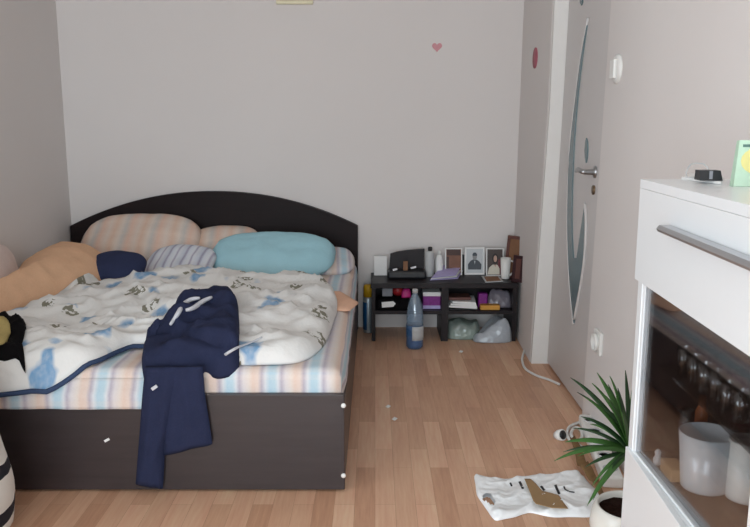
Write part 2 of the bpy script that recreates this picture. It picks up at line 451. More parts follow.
# second window and its side wall, unseen, added to brighten the right side
VY0, VY1, VZ0, VZ1 = -1.5, .9, .12, 2.25
b = MB(); b.box((XF-.1, YR, 0), (XF, VY0, ZC)); b.box((XF-.1, VY1, 0), (XF, YA, ZC)); b.box((XF-.1, VY0, 0), (XF, VY1, VZ0)); b.box((XF-.1, VY0, VZ1), (XF, VY1, ZC))
struct(b.build('added_side_wall', 'wall', origin=(XF, 0, 0)))
b = MB()
for a, c in (((VY0, VZ0), (VY1, VZ0+.06)), ((VY0, VZ1-.06), (VY1, VZ1)), ((VY0, VZ0), (VY0+.06, VZ1)), ((VY1-.06, VZ0), (VY1, VZ1)), ((-.33, VZ0), (-.27, VZ1))):
    b.box((XF-.08, a[0], a[1]), (XF-.02, c[0], c[1]))
wf = struct(b.build('added_window', 'frame', origin=(XF-.05, -.3, VZ0)))
b = MB(); b.box((XF-.055, VY0+.05, VZ0+.05), (XF-.049, VY1-.05, VZ1-.05)); b.build('pane', 'pane', wf)
# ------------------------------------------------------------------ door in its recess
DN = Vector((1, 0, -LEAN)).normalized(); DP = Vector((XW+.004, 3.3, 0))
dr = bpy.data.objects.new('door_1', None); C.objects.link(dr); dr.location = (XW+.02, 3.36, 0); struct(dr)
b = MB(); leanbox(b, XW+.004, .93, Y2-.0115, 3.698, .012, 2.06)
for k in (0,):
    pass
leaf = b.build('door_leaf', 'door', dr)
b = MB()
zs2 = [0, .6, 1.25, 2.08]
rows = []
for z in zs2:
    xn = .779+.034*min(z, 1.25)+.006*max(0, z-1.25)
    rows.append([(xn, 3.702, z), (.95, 3.702, z), (.95, 3.734, z), (xn, 3.734, z)])
R = b.grid(rows, True); b.f(R[0][::-1]); b.f(R[-1])
for f in b.b.faces: f.smooth = False
b.build('door_frame', 'frame', dr)
def dpoly(mb, pts, x0, x1):
    q = [PP(px, py, DP, DN) for px, py in pts]
    mb.pts([p+DN*x0 for p in q], [p+DN*x1 for p in q])
def dpath(pts, n=10):
    out = []
    for i in range(len(pts)-1):
        a, b_, c, d = (Vector(pts[max(0, min(len(pts)-1, k))]) for k in (i-1, i, i+1, i+2))
        for j in range(n):
            t = j/n; out.append(tuple(.5*((2*b_)+(c-a)*t+(2*a-5*b_+4*c-d)*t*t+(3*b_-a-3*c+d)*t**3)))
    return out+[tuple(pts[-1])]
Lft = dpath([(589, 18), (582, 55), (576, 100), (570.5, 150), (568.3, 200), (568.5, 245), (570.6, 285), (574.4, 324)], 6)
Rt1 = dpath([(589, 18), (583.6, 55), (578.4, 100), (574.8, 150), (573, 200), (573, 235), (574.4, 258)], 6)
Tng = dpath([(574.4, 258), (576.3, 260.5), (578, 257), (581.5, 232), (586, 203)], 5)
Rt2 = dpath([(586, 203), (587, 225), (585.6, 255), (582, 283), (574.4, 324)], 6)
b = MB()
def dstrip(mb, A, B2, x0, x1):
    n = min(len(A), len(B2))
    for i in range(n-1):
        mb_pts = [A[i], A[i+1], B2[i+1], B2[i]]
        q = [PP(px, py, DP, DN) for px, py in mb_pts]
        mb.pts([p+DN*x0 for p in q], [p+DN*x1 for p in q])
def resamp(P, n):
    L = [0]
    for i in range(len(P)-1): L.append(L[-1]+math.dist(P[i], P[i+1]))
    out = []
    for k in range(n):
        s = L[-1]*k/(n-1); j = 0
        while j < len(P)-2 and L[j+1] < s: j += 1
        t = (s-L[j])/max(1e-9, L[j+1]-L[j]); out.append((P[j][0]+(P[j+1][0]-P[j][0])*t, P[j][1]+(P[j+1][1]-P[j][1])*t))
    return out
def at_y(P, ys):
    out = []
    for y in ys:
        for i in range(len(P)-1):
            if (P[i][1]-y)*(P[i+1][1]-y) <= 0 and P[i][1] != P[i+1][1]:
                t = (y-P[i][1])/(P[i+1][1]-P[i][1]); out.append((P[i][0]+(P[i+1][0]-P[i][0])*t, y)); break
        else: out.append((P[0] if abs(P[0][1]-y) < abs(P[-1][1]-y) else P[-1]))
    return out
ys = [18.2+i*(258-18.2)/24 for i in range(25)]
dstrip(b, at_y(Lft, ys), at_y(Rt1, ys), -.006, .006)
ys2 = [258+i*(323.8-258)/10 for i in range(11)]
dstrip(b, at_y(Lft, ys2), at_y(Rt2, ys2), -.006, .006)
ys3 = [203.2+i*(258-203.2)/10 for i in range(11)]
dstrip(b, at_y([(586, 203), (581.5, 232), (578, 257), (577.4, 260)], ys3), at_y(Rt2, ys3), -.006, .006)
dpoly(b, [(585.8, 150), (586.6, 141), (587.3, 138), (588.4, 142), (588.6, 150), (588, 158), (587, 163), (586.2, 158)], -.006, .006)
dpoly(b, [(580.6, -6), (583.8, -6), (583.4, 2), (582.2, 5.5), (581, 2)], -.006, .006)
b.build('glass_inset', 'frost', leaf)
b = MB()                                            # raised lip round the big inset
for P in (Lft, Rt2[:-1]):
    b.tube([PP(x, y, DP, DN)-DN*.004 for x, y in resamp(P, 26)], .006, 6)
b.build('inset_lip', 'door', leaf)
hp = PP(595.5, 172, DP, DN)
hd = MB(); hd.X = Matrix.Translation(hp) @ Matrix.Rotation(-PI/2, 4, 'Y')
hd.lathe((0, 0, 0), [(.024, -.002), (.024, .007), (.012, .009), (.010, .045)], 16); hd.X = Matrix.Identity(4)
hd.tube([hp+Vector((-.045, -.006, 0)), hp+Vector((-.05, .03, .002)), hp+Vector((-.05, .075, .006)), hp+Vector((-.046, .12, -.002))], .010, 10)
hd.build('door_handle', 'steel', leaf)
kp = PP(594, 190, DP, DN); b = MB(); b.X = Matrix.Translation(kp) @ Matrix.Rotation(-PI/2, 4, 'Y')
b.lathe((0, 0, 0), [(.019, -.002), (.019, .006)], 14); b.build('keyhole_plate', 'brass', leaf)
for px, py in ((555, 160), (546.5, 310), (563, 3)):
    h = PP(px, py, DP, DN); b = MB(); b.tube([h+Vector((-.008, 0, -.045)), h+Vector((-.008, 0, .045))], .009, 8); b.build('hinge', 'brass', dr)

# ------------------------------------------------------------------ things on the walls
WN, WP = DN, Vector((XW, 2, 0))
p = PP(618, 69, WP, WN); t = thing('light_switch', p, 'white round light switch high on the wall beside the door', 'switch')
b = MB(); b.X = Matrix.Translation(p) @ Matrix.Rotation(-PI/2, 4, 'Y'); b.lathe((0, 0, 0), [(.052, -.002), (.052, .006), (.044, .012), (.034, .014)], 28); b.build('plate', 'plastic', t)
b = MB(); b.box((p.x-.024, p.y-.024, p.z-.034), (p.x-.012, p.y+.024, p.z+.034), .004); b.build('rocker', 'plastic', t)
p = PP(599.5, 342, WP, WN); t = thing('power_socket', p, 'white wall socket low on the wall above the plant leaves', 'socket')
b = MB(); b.box((p.x-.012, p.y-.045, p.z-.045), (p.x+.002, p.y+.045, p.z+.045), .005); b.build('plate', 'plastic', t)
b = MB(); b.X = Matrix.Translation(p) @ Matrix.Rotation(-PI/2, 4, 'Y'); b.lathe((0, 0, 0), [(.032, .010), (.034, .026), (.028, .026), (.026, .014)], 24); b.build('socket_ring', 'plastic', t)
# stickers
c = PY(437, 47, YB); b = MB(); w = .028
hpts = [(c.x+w*.062*(16*math.sin(a)**3), c.z+w*.062*(13*math.cos(a)-5*math.cos(2*a)-2*math.cos(3*a)-math.cos(4*a))) for a in [2*PI*k/28 for k in range(28)]]
b.prism(hpts, 'y', YB-.003, YB-.0005); tag(b.build('wall_sticker', 'pinkpale'), 'small pale pink heart sticker on the back wall', 'sticker')
wr = bpy.data.objects['wall_right']; bm_ = bmesh.new(); bm_.from_mesh(wr.data); bm_.transform(Matrix.Translation(wr.location)); bv = BVHTree.FromBMesh(bm_)
p, nrm, _, _ = bv.ray_cast(CAM, ray(535.5, 58).normalized())
if nrm.x > 0: nrm = -nrm
b = MB(); b.X = Matrix.Translation(p) @ nrm.to_track_quat('Z', 'Y').to_matrix().to_4x4(); b.lathe((0, 0, 0), [(.052, -.004), (.052, .004)], 28, sy=1.0)
st = b.build('wall_sticker', 'pink'); tag(st, 'round dark pink sticker on the narrow wall strip left of the door', 'sticker')
# picture whose lower edge shows at the top of the photograph
a0, a1 = PY(276, 1.5, YB-.02), PY(313, 4, YB-.02)
t = thing('framed_picture', (.5*(a0.x+a1.x), YB, a1.z), 'small picture in cream frame hanging high above the bed', 'picture')
x0, x1, z0 = a0.x, a1.x, a1.z; z1 = z0+.26; b = MB()
for A, B2 in (((x0, z0), (x1, z0+.02)), ((x0, z1-.02), (x1, z1)), ((x0, z0+.02), (x0+.02, z1-.02)), ((x1-.02, z0+.02), (x1, z1-.02))):
    b.box((A[0], YB-.022, A[1]), (B2[0], YB-.001, B2[1]), .003)
b.build('picture_frame', 'cream', t)
b = MB(); b.box((x0+.018, YB-.012, z0+.018), (x1-.018, YB-.001, z1-.018)); b.build('print', 'print', t)

# ------------------------------------------------------------------ bed
BX0, BX1, BY = -1.734, -.098, 2.34
bed = thing('double_bed', (.5*(BX0+BX1), .5*(BY+YB), 0), 'dark brown double bed with an arched headboard against the back wall', 'bed')
zL = PY(73, 226, 4.36).z; zP = PY(215, 191.5, 4.36).z
b = MB(); n = 40; arc = []
for i in range(n+1):
    u = -1+2*i/n; arc.append((BX1+(BX0-BX1)*(i/n), zL+(zP-zL)*(1-abs(u)**2.1)))
b.prism([(BX0, .0), (BX1, .0)]+arc, 'y', 4.36, YB-.004)
hb = b.build('headboard', 'wenge_head', bed)
b = MB(); b.box((BX0, BY, .008), (BX1, BY+.022, .331), .002); fb = b.build('footboard', 'wenge', bed)
for px, py in ((343.5, 405.5), (343.5, 475.5)):
    q = PY(px, py, BY); b = MB(); b.X = Matrix.Translation(q) @ Matrix.Rotation(PI/2, 4, 'X')
    b.lathe((0, 0, 0), [(.008, -.001), (.008, .003), (.004, .005)], 12); b.build('screw_cap', 'plastic', fb)
q = PY(107, 440, BY); b = MB(); b.X = Matrix.Translation(q) @ Matrix.Rotation(-.5, 4, 'Y'); b.box((-.009, -.002, -.004), (.009, -.0002, .004)); b.build('sticker', 'paper', fb)
for x in (BX0, BX1-.022):
    b = MB(); b.box((x, BY+.022, .03), (x+.022, 4.36, .29)); b.build('side_rail', 'wenge', bed)
b = MB(); b.box((BX0+.022, BY+.022, .14), (BX1-.022, 4.36, .2)); b.build('bed_base', 'black', bed)

# mattress with the fitted sheet
MZ = .405
mt = thing('mattress', (-.92, 3.36, .2), 'mattress in a pastel striped fitted sheet on the dark bed', 'mattress')
b = MB(); x0, x1, y0, y1 = BX0+.03, BX1-.015, 2.366, 4.345
n = 72; rows = []
prof = []
for k in range(7): a = k*PI/12; prof.append((1-math.sin(a), 1-math.cos(a)))   # 0 outside .. rounded shoulder
def ring(ins, z, seed):
    out = []; X0, X1, Y0, Y1_ = x0+ins, x1-ins, y0+ins, y1-ins; N_ = 44
    for side in range(4):
        for k in range(N_):
            t = k/N_
            p = [(X0+(X1-X0)*t, Y0), (X1, Y0+(Y1_-Y0)*t), (X1-(X1-X0)*t, Y1_), (X0, Y1_-(Y1_-Y0)*t)][side]
            wob = .006*N(p[0], p[1], z, 9)
            bul = .018*math.sin(PI*min(1, max(0, (z-.2)/.2)))*(1 if side == 1 and p[1] > 2.5 and z > .3 else .2)
            nx, ny = [(0, -1), (1, 0), (0, 1), (-1, 0)][side]
            out.append((p[0]+nx*(wob+bul), p[1]+ny*wob*.5, z))
    return out
rows = [ring(.0, z, 1) for z in (.202, .24, .28, .32, .35, MZ-.035)]
for k in range(1, 7): a = k*PI/12; rows.append(ring(.035*(1-math.cos(a)), MZ-.035+.035*math.sin(a), 1))
for ins in (.06, .1, .16, .24, .34, .45, .56, .66, .76): rows.append([(p[0], p[1], MZ+.008*N(p[0], p[1], 3, 4)) for p in ring(ins, MZ, 1)])
R = b.grid(rows, True); b.f(R[0][::-1]); b.f(R[-1])
def sheet_uv(co, no):
    if abs(no.x) > .8: return (co.x+(MZ-co.z)*.9, co.y)
    return (co.x, co.y if no.z > .5 else co.z)
ms = b.build('sheet_covered_pad', 'sheet', mt, uv=sheet_uv); register(ms)
# the loose hem of the sheet over the left half of the footboard
b = MB(); rows = []
for i in range(9):
    t = i/8; r = []
    for k in range(61):
        x = -1.70+(k/60)*1.02; z1 = .378; z0 = .288+.008*N(x, 0, 1, 6)
        y = BY-.006-.006*t-.004*abs(N(x, z1, 2, 22))
        if t < .45: y += .030*(1-t/.45)**.6
        r.append((x, y, z1+(z0-z1)*t))
    rows.append(r)
back = [[(x, y+.004, z) for x, y, z in r] for r in rows]
R1 = b.grid(rows); R2 = b.grid(back)
for A, B2 in ((R1[0], R2[0]), (R1[-1], R2[-1]), ([r[0] for r in R1], [r[0] for r in R2]), ([r[-1] for r in R1], [r[-1] for r in R2])):
    for k in range(len(A)-1): b.f([A[k], A[k+1], B2[k+1], B2[k]])
b.build('sheet_hem', 'sheet', mt, uv=lambda c, n_: (c.x, c.z))
def base_bed(x, y):
    z = sup(x, y, .2)
    return z if y > 2.375 else max(.30, min(z, MZ) if z > .3 else .30)
def bed_surface(x, y):
    if y < 2.39: return MZ-.004-1.05*(2.39-y)
    return sup(x, y, MZ)
def PS(px, py, z=MZ+.02):
    p = PZ(px, py, z)
    if p.y < 2.39:
        for _ in range(25):
            z = .5*z+.5*(bed_surface(p.x, p.y)+.012); p = PZ(px, py, z)
    return (p.x, p.y)

def PSUP(px, py, off=.01, z=MZ+.07):
    for _ in range(40):
        p = PZ(px, py, z); y = max(p.y, 2.372)
        z = .6*z+.4*((bed_surface(p.x, p.y) if p.y < 2.39 else sup(p.x, p.y, MZ))+off)
    p = PZ(px, py, z); return (p.x, max(p.y, 2.31))
# ------------------------------------------------------------------ pillows
def lay_pillow(name, c, w, h, t, rx, rz, mk, label, cat='pillow', group=None, seed=0, uvs=None, ry=0, lump=.012):
    b = MB(); b.X = Matrix.Identity(4); pillow(b, w, h, t, seed, lump=lump)
    uvL = {}
    L = b.b.loops.layers.uv.new('UVMap')
    for f in b.b.faces:
        for l in f.loops: l[L].uv = (l.vert.co.x, l.vert.co.y)
    b.b.transform(Matrix.Translation(c) @ Matrix.Rotation(rz, 4, 'Z') @ Matrix.Rotation(ry, 4, 'Y') @ Matrix.Rotation(rx, 4, 'X'))
    o = b.build(name, mk); tag(o, label, cat, group); return o
D = math.radians
p = PY(142, 241, 4.20); lay_pillow('pillow', (p.x, 4.17, .535), .66, .40, .16, D(42), D(-2), 'pillow_p', 'peach striped pillow leaning on the left of the headboard', seed=3, lump=.02)
p = PY(226, 250, 4.2); lay_pillow('pillow', (p.x, 4.19, .50), .40, .34, .12, D(38), D(4), 'pillow_p', 'peach striped pillow mostly hidden behind the light blue pillow', seed=9)
p = PY(271, 254, 4.0); o = lay_pillow('pillow', (p.x+.005, 4.02, .492), .665, .38, .15, D(26), D(-3), 'blue', 'light blue pillow at the right of the bed', seed=5, lump=.02)
p = PY(180, 259, 3.9); lay_pillow('pillow', (p.x, 3.90, .47), .36, .30, .11, D(25), D(-8), 'pillow_b', 'small white pillow with lavender stripes beside the light blue pillow', seed=12)
p = PY(337, 275, 4.1); lay_pillow('pillow', (-.245, 4.12, .445), .27, .38, .085, D(10), D(4), 'sheet', 'flat pastel striped pillow at the headboard corner right of the blue pillow', seed=21)

# peach blanket heaped by the left wall
def PZs(pts, z): return [(PZ(x, y, z).x, PZ(x, y, z).y) for x, y in pts]
ol = [(-1.62, 2.98), (-1.56, 2.92), (-1.44, 3.04), (-1.34, 3.28), (-1.26, 3.5), (-1.255, 3.72), (-1.33, 3.84), (-1.5, 3.9), (-1.66, 3.86), (-1.70, 3.6), (-1.62, 3.3)]
b = MB()
blob(b, ol, lambda x, y, d: rnd(d, .24)*(.178+.020*max(0, min(1, (y-3.1)/.5))+.02*max(0, min(1, (-1.45-x)/.2)))+.016*N(x, y, 5, 6)*rnd(d, .1)-.012*abs(N(x*.6+y, y*.4, 2, 8)), bed_surface, 24, 110)
o = b.build('peach_blanket', 'peach'); tag(o, 'orange peach blanket heaped on the bed against the left wall', 'blanket'); register(o)
p = PY(20, 262, 3.85); lay_pillow('pillow', (-1.655, 3.22, .525), .30, .52, .10, 0, D(-3), 'pinkw', 'pale pink pillow propped against the left wall beside the peach blanket', seed=31, ry=D(78))
# peach throw under the duvet
b = MB()
ol = PZs([(128, 270), (150, 258), (172, 263), (205, 259), (238, 260), (256, 270), (290, 280), (322, 287), (344, 288), (359, 297), (349, 305), (322, 304), (290, 325), (230, 335), (170, 330), (130, 300)], MZ+.03)
blob(b, ol, lambda x, y, d: rnd(d, .03)*.010+.010*abs(N(x, y, 3, 9))*rnd(d, .06), bed_surface, 18, 170, edge=.005, straight=True)
o = b.build('peach_throw', 'peach_lt'); tag(o, 'pale peach throw peeping out from under the floral duvet', 'throw'); register(o)
# navy cushion
p = PZ(117, 268, .50)
o = lay_pillow('cushion', (p.x, p.y-.02, .50), .285, .22, .12, D(30), D(-4), 'navy', 'small dark navy cushion in front of the peach striped pillow', 'cushion', seed=40)

# ------------------------------------------------------------------ duvet
b = MB()
opx = [(-150, 425), (-70, 408), (-10, 396), (18, 391), (34, 384), (52, 376), (92, 360), (118, 349), (137, 343), (160, 345), (200, 356), (235, 362), (265, 362), (300, 357), (322, 344), (333, 320),
       (337, 302), (326, 291), (300, 286), (262, 287), (232, 282), (200, 279), (150, 283), (118, 288), (92, 291), (60, 301), (28, 312), (0, 322), (-50, 340), (-110, 370)]
ol = [PS(x, y) for x, y in opx]
ol = [(max(x, -1.70), y) for x, y in ol]
def dtop(x, y, d):
    far = max(0, min(1, (y-2.5)/.8))
    h = rnd(d, .06)*(.020+.018*far)
    e = rnd(d, .10)
    f1 = 1-abs(N(x*.7+y*.9, y*1.1-x*.3, 1.3, 5)); f2 = 1-abs(N(x+y*.5, y-x*.6, 4.1, 9))
    h += e*(.034*f1**3+.020*f2**4+.012*N(x, y, 7, 3)+.005*N(x, y, 2, 24))
    # ridge running towards the trousers
    h += e*.020*math.exp(-((x+.60)**2)/.02-((y-3.05)**2)/.08)
    return h
BD = blob(b, ol, dtop, bed_surface, 40, 220, center=(-.85, 2.86), edge=.012)
dv = b.build('duvet', 'duvet'); tag(dv, 'crumpled white duvet with blue flowers spread over the bed', 'duvet'); register(dv)
# navy piping along the front left edge
path = []
for q in BD:
    if q.y < 2.60 and -1.30 < q.x < -.60: path.append(q)
path.sort(key=lambda q: q.x)
b = MB(); b.tube([(q.x+.0, q.y-.006, bed_surface(q.x, q.y)+.012 if q.y < 2.39 else MZ+.012) for q in path], lambda t: .0085, 8)
b.build('piping', 'hem', dv)

# ------------------------------------------------------------------ black and yellow garment on the left
b = MB()
ol = [PSUP(x, y, .015) for x, y in [(-36, 330), (-10, 316), (12, 316), (25, 321), (24, 333), (17, 348), (23, 357), (25, 366), (20, 374), (4, 377), (-20, 377), (-40, 366)]]
ol = [(max(x, -1.62), y) for x, y in ol]
blob(b, ol, lambda x, y, d: rnd(d, .03)*.012+.014*N(x, y, 1, 9)*rnd(d, .05), lambda x, y: bed_surface(x, y)+.003 if y > 2.39 else sup(x, 2.395, MZ)+.003-.9*(2.395-y), 14, 80)
o = b.build('black_shirt', 'blackc'); tag(o, 'crumpled black shirt with a mustard panel at the left edge of the bed', 'shirt')
b = MB()
ol = [PSUP(x, y, .03) for x, y in [(-30, 322), (2, 318), (10, 326), (9, 344), (2, 352), (-34, 356)]]
blob(b, ol, lambda x, y, d: rnd(d, .03)*.014, lambda x, y: sup(x, max(y, 2.395), MZ)+.022, 8, 40)
b.build('mustard_panel', 'yellowc', o)

# ------------------------------------------------------------------ navy sweatpants
b = MB()
opx = [(146, 342), (160, 330), (172, 316), (188, 304), (206, 297), (224, 295), (235, 299), (239, 318), (239, 345), (238, 366), (231, 373), (217, 376), (205, 371), (196, 379), (180, 383), (164, 377), (150, 379), (142, 366)]
def pbase(x, y): return bed_surface(x, y)+.004 if y > 2.40 else sup(x, 2.40, MZ)*.7+.3*MZ-.80*(2.40-y)
def PPB(px, py):
    z = MZ+.05
    for _ in range(60):
        p = PZ(px, py, z); z = .75*z+.25*(pbase(p.x, p.y)+.012)
    p = PZ(px, py, z); return (p.x, max(2.285, p.y))
ol = [PSUP(x, y, .02) if y < 355 else PPB(x, y) for x, y in opx]
def ptop(x, y, d):
    return rnd(d, .045)*.040+rnd(d, .07)*(.020*N(x*1.3+y, y, 1, 8)+.022*(1-abs(N(x-.6*y, y*.7, 3, 9)))**2)
blob(b, ol, ptop, pbase, 26, 150, edge=.014)
def panel(b, L, Rr, Yf, thick, seed, fold=.012):
    """a hanging leg: left and right pixel edges from top to bottom, at the distance Yf(t)"""
    n, k = 28, 18; Fr, Bk = [], []
    L = resamp(L, n+1); Rr = resamp(Rr, n+1)
    for i in range(n+1):
        t = i/n; f, g = [], []
        for j in range(k+1):
            u = j/k; px = L[i][0]+(Rr[i][0]-L[i][0])*u; py = L[i][1]+(Rr[i][1]-L[i][1])*u
            q = PY(px, py, Yf(t)); s_ = max(0, 1-abs(2*u-1)**4)**.5; e = min(1, (1-t)*14+.35)
            f.append((q.x, q.y-thick*s_*e-fold*s_*N(u*2.2+seed, t*1.1, seed, 1.6), q.z)); g.append((q.x, q.y, q.z))
        Fr.append(f); Bk.append(g)
    A, B2 = b.grid(Fr), b.grid(Bk); b.smooth = True
    for P, Q in ((A[0], B2[0]), (A[-1], B2[-1]), ([r[0] for r in A], [r[0] for r in B2]), ([r[-1] for r in A], [r[-1] for r in B2])):
        for q in range(len(P)-1): b.f([P[q], P[q+1], Q[q+1], Q[q]])
    b.smooth = False
def smooth_path(P):
    for _ in range(3): P = [P[0]]+[(P[i-1]+P[i]*2+P[i+1])/4 for i in range(1, len(P)-1)]+[P[-1]]
    return P
YH = BY-.014
yf = lambda t: YH+.004*max(0, 1-t*3)
panel(b, [(145, 366), (142, 398), (139, 440), (135.5, 484)], [(184, 366), (177, 400), (169, 440), (165, 452), (163, 488)], yf, .030, 2)
panel(b, [(164, 366), (164, 400), (163, 455)], [(203, 366), (205, 395), (209, 420), (212.5, 444)], lambda t: YH-.004, .022, 6)
sp = b.build('sweatpants', 'jersey'); tag(sp, 'dark navy sweatpants hanging from the duvet over the footboard', 'trousers'); register(sp)
for pts in ([(171, 325), (178, 315), (184, 305), (192, 300), (200, 299)], [(186, 311), (194, 309), (203, 302), (212, 298)]):
    P = []
    for x, y in dpath(pts, 4):
        q = PZ(x, y, MZ+.14)
        z = MZ+.12
        for _ in range(30): q = PZ(x, y, z); z = .6*z+.4*(sup(q.x, q.y, MZ)+.005)
        P.append(q)
    P = smooth_path(P)
    b = MB(); b.tube([p+Vector((0, -.004, .004)) for p in P], lambda t: .005+.008*t*(1-t)*2, 8); b.build('drawstring', 'cord', sp)
P = []
for x, y in dpath([(209, 355), (216, 356), (222, 357), (226, 354), (238, 347), (250, 343), (262, 337)], 4):
    q = PZ(x, y, MZ+.1)
    z = MZ+.12
    for _ in range(30): q = PZ(x, y, z); z = .6*z+.4*(sup(q.x, q.y, MZ)+.005)
    P.append(q)
P = smooth_path(P)
b = MB(); b.tube(P, lambda t: .0075-.005*t, 8); b.build('drawstring', 'cord', sp)
q = PY(154.5, 387.5, YH-.034); b = MB(); b.X = Matrix.Translation(q) @ Matrix.Rotation(-.6, 4, 'Y'); b.box((-.010, -.004, -.005), (.010, .002, .005), .001); b.build('logo_patch', 'cord', sp)

# ------------------------------------------------------------------ zebra bean bag at the left edge; unseen bulk added to shade the footboard
b = MB(); rows = []
for i in range(31):
    t = i/30; z = .002+.80*t
    f = (.92+.08*math.sin(PI*min(1, t*3+.1)))*math.sqrt(max(0, 1-t**2.6))+.004
    xe = -1.022-.006*math.cos(z*20)-.25*max(0, z-.16)**1.5-.06*max(0, .04-z)/.04          # right-hand outline
    rx = .37*f; cxx = xe-rx-.10*max(0, z-.3)
    rows.append([(max(-1.735, cxx+rx*math.cos(2*PI*k/44)*(1+.015*N(math.cos(2*PI*k/44)*2, math.sin(2*PI*k/44)*2, z, 2))), 1.95+.365*f*math.sin(2*PI*k/44), z) for k in range(44)])
R = b.grid(rows, True); b.f(R[0][::-1]); b.f(R[-1])
tag(b.build('bean_bag', 'zebra'), 'black and white striped bean bag before the bed, enlarged out of view for shade', 'bean bag')

# ------------------------------------------------------------------ low black shelf unit
SX0, SX1, SY0, SY1, ST = -.018, .772, 4.10, YB-.006, .327
sh = thing('shelf_unit', (.5*(SX0+SX1), 4.25, 0), 'low black shelf unit in the corner beside the bed', 'shelf')
b = MB(); b.box((SX0-.006, SY0-.008, ST-.028), (SX1+.004, SY1, ST), .002); b.build('top_board', 'black', sh)
for x0, x1 in ((SX0, SX0+.02), (.362, .400), (SX1-.022, SX1)):
    b = MB(); b.box((x0, SY0, .001), (x1, SY1-.01, ST-.028)); b.build('side_panel', 'black', sh)
MS = .172
for x0, x1 in ((SX0+.02, .362), (.400, SX1-.022)):
    b = MB(); b.box((x0, SY0+.004, MS-.02), (x1, SY1-.01, MS)); b.build('middle_shelf', 'black', sh)
b = MB(); b.box((SX0+.02, SY1-.01, MS-.02), (SX1-.022, SY1-.004, ST-.028)); b.build('back_panel', 'black', sh)

def spot(px, py, z, ymax=4.335):
    p = PZ(px, py, z)
    if z > .2 and z < .5 and p.y > ymax:
        p = PY(px, py, ymax); p.z = z
    return p, mpp(p)
ZT = ST+.0005
# small white box
p, k = spot(380.5, 275.5, ZT)
b = MB(); w = 13*k; h = 19.5*k; b.box((p.x-w/2, p.y, ZT), (p.x+w/2, min(p.y+.04, SY1-.002), ZT+h), .002); o = b.build('white_box', 'paper')
tag(o, 'small white box at the left end of the low shelf top', 'box')
b = MB(); b.box((-w/2-.0006, -.0208 if False else -.02, h-.006), (w/2+.0006, .0, h+.0008)); 
b.b.free()
# black handbag / case with arched lid
p, k = spot(407, 279.5, ZT)
t = thing('handbag', (p.x, p.y+.07, ZT), 'black open case with a tan tab on the low shelf top', 'case')
W = 39*k; Hh = 26*k
b = MB(); b.box((p.x-W*.5, p.y, ZT), (p.x+W*.5, p.y+.11, ZT+.045), .012); b.build('body', 'dark', t)
b = MB(); arc = [(p.x-W*.45, ZT+.03), (p.x+W*.46, ZT+.03), (p.x+W*.47, ZT+Hh+.012), (p.x+W*.3, ZT+Hh+.010), (p.x, ZT+Hh+.004), (p.x-W*.25, ZT+Hh-.004), (p.x-W*.42, ZT+Hh-.016)]
b.prism(arc, 'y', p.y+.095, p.y+.113); b.build('lid', 'black', t)
q = PY(405.5, 265.5, p.y); b = MB(); b.box((q.x-.013, p.y-.004, q.z-.028), (q.x+.013, p.y+.004, q.z+.024), .003); b.build('tab', 'tan', t)
for px, py, w in ((395, 269.5, .028), (413.5, 267.5, .034)):
    q = PY(px, py, p.y); b = MB(); b.X = Matrix.Translation((q.x, p.y-.001, q.z)) @ Matrix.Rotation(-.25, 4, 'Y'); b.box((-w/2, -.004, -.006), (w/2, .003, .006), .002); b.build('clasp', 'steel', t)
# bottles
p, k = spot(429.5, 277, ZT); h = 30*k; r = 4.6*k
t = thing('spray_bottle', (p.x, p.y+r, ZT), 'silver grey spray bottle with a black cap on the low shelf', 'bottle')
b = MB(); b.lathe((p.x, p.y+r, ZT), [(r*.95, 0), (r, .004), (r, h*.78), (r*.85, h*.84), (r*.45, h*.86)], 20); b.build('body', 'greypale', t)
b = MB(); b.lathe((p.x+.003, p.y+r, ZT), [(r*.46, h*.86), (r*.46, h*.99), (r*.2, h)], 16); b.build('cap', 'dark', t)
p, k = spot(439.5, 276.5, ZT); h = 25*k; r = 3.8*k
t = thing('lotion_bottle', (p.x, p.y+r+.015, ZT), 'slim white bottle between the spray bottle and the brown photo frame', 'bottle')
b = MB(); b.lathe((p.x, p.y+r+.015, ZT), [(r*.95, 0), (r, .004), (r, h*.62), (r*.7, h*.8), (r*.42, h*.84)], 20); b.build('body', 'paper', t)
b = MB(); b.lathe((p.x, p.y+r+.015, ZT), [(r*.44, h*.84), (r*.40, h*.98), (r*.2, h)], 16); b.build('cap', 'plastic', t)
# framed photographs
def frame(px0, px1, py0, py1, mk, parts, label, border=.006, tilt=-8, group=None, yoff=0):
    p, k = spot(.5*(px0+px1), py1, ZT); k *= 1.0
    w = (px1-px0)*k; h = (py1-py0)*k*1.01
    t = thing('photo_frame', (p.x, p.y+yoff, ZT), label, 'photo', group)
    X = Matrix.Translation((p.x, p.y+yoff, ZT)) @ Matrix.Rotation(D(tilt), 4, 'X')
    b = MB(); b.X = X
    h = PY(.5*(px0+px1), py0, p.y).z-ZT
    for A, B2 in (((-w/2, 0), (w/2, border)), ((-w/2, h-border), (w/2, h)), ((-w/2, border), (-w/2+border, h-border)), ((w/2-border, border), (w/2, h-border))):
        b.box((A[0], -.005, A[1]), (B2[0], .006, B2[1]))
    b.build('frame_border', mk, t)
    b = MB(); b.X = X; b.box((-w/2+border*.9, -.001, border*.9), (w/2-border*.9, .005, h-border*.9)); mats = [parts[0]]
    iw, ih = w-2*border, h-2*border
    for i, (mk2, poly) in enumerate(parts[1:]):
        b.mi = i+1; mats.append(mk2)
        b.prism([(x*iw/2, border+z*ih) for x, z in poly], 'y', -.0012-.0006*i, 0)
    b.build('photograph', mats, t)
    b = MB(); b.X = X; b.box((-.012, .006, .0), (.012, .009, h*.8)); b.build('stand', 'dark', t)
    return t
E = lambda cx, cz, rx, rz, n=18: [(cx+rx*math.cos(2*PI*i/n), cz+rz*math.sin(2*PI*i/n)) for i in range(n)]
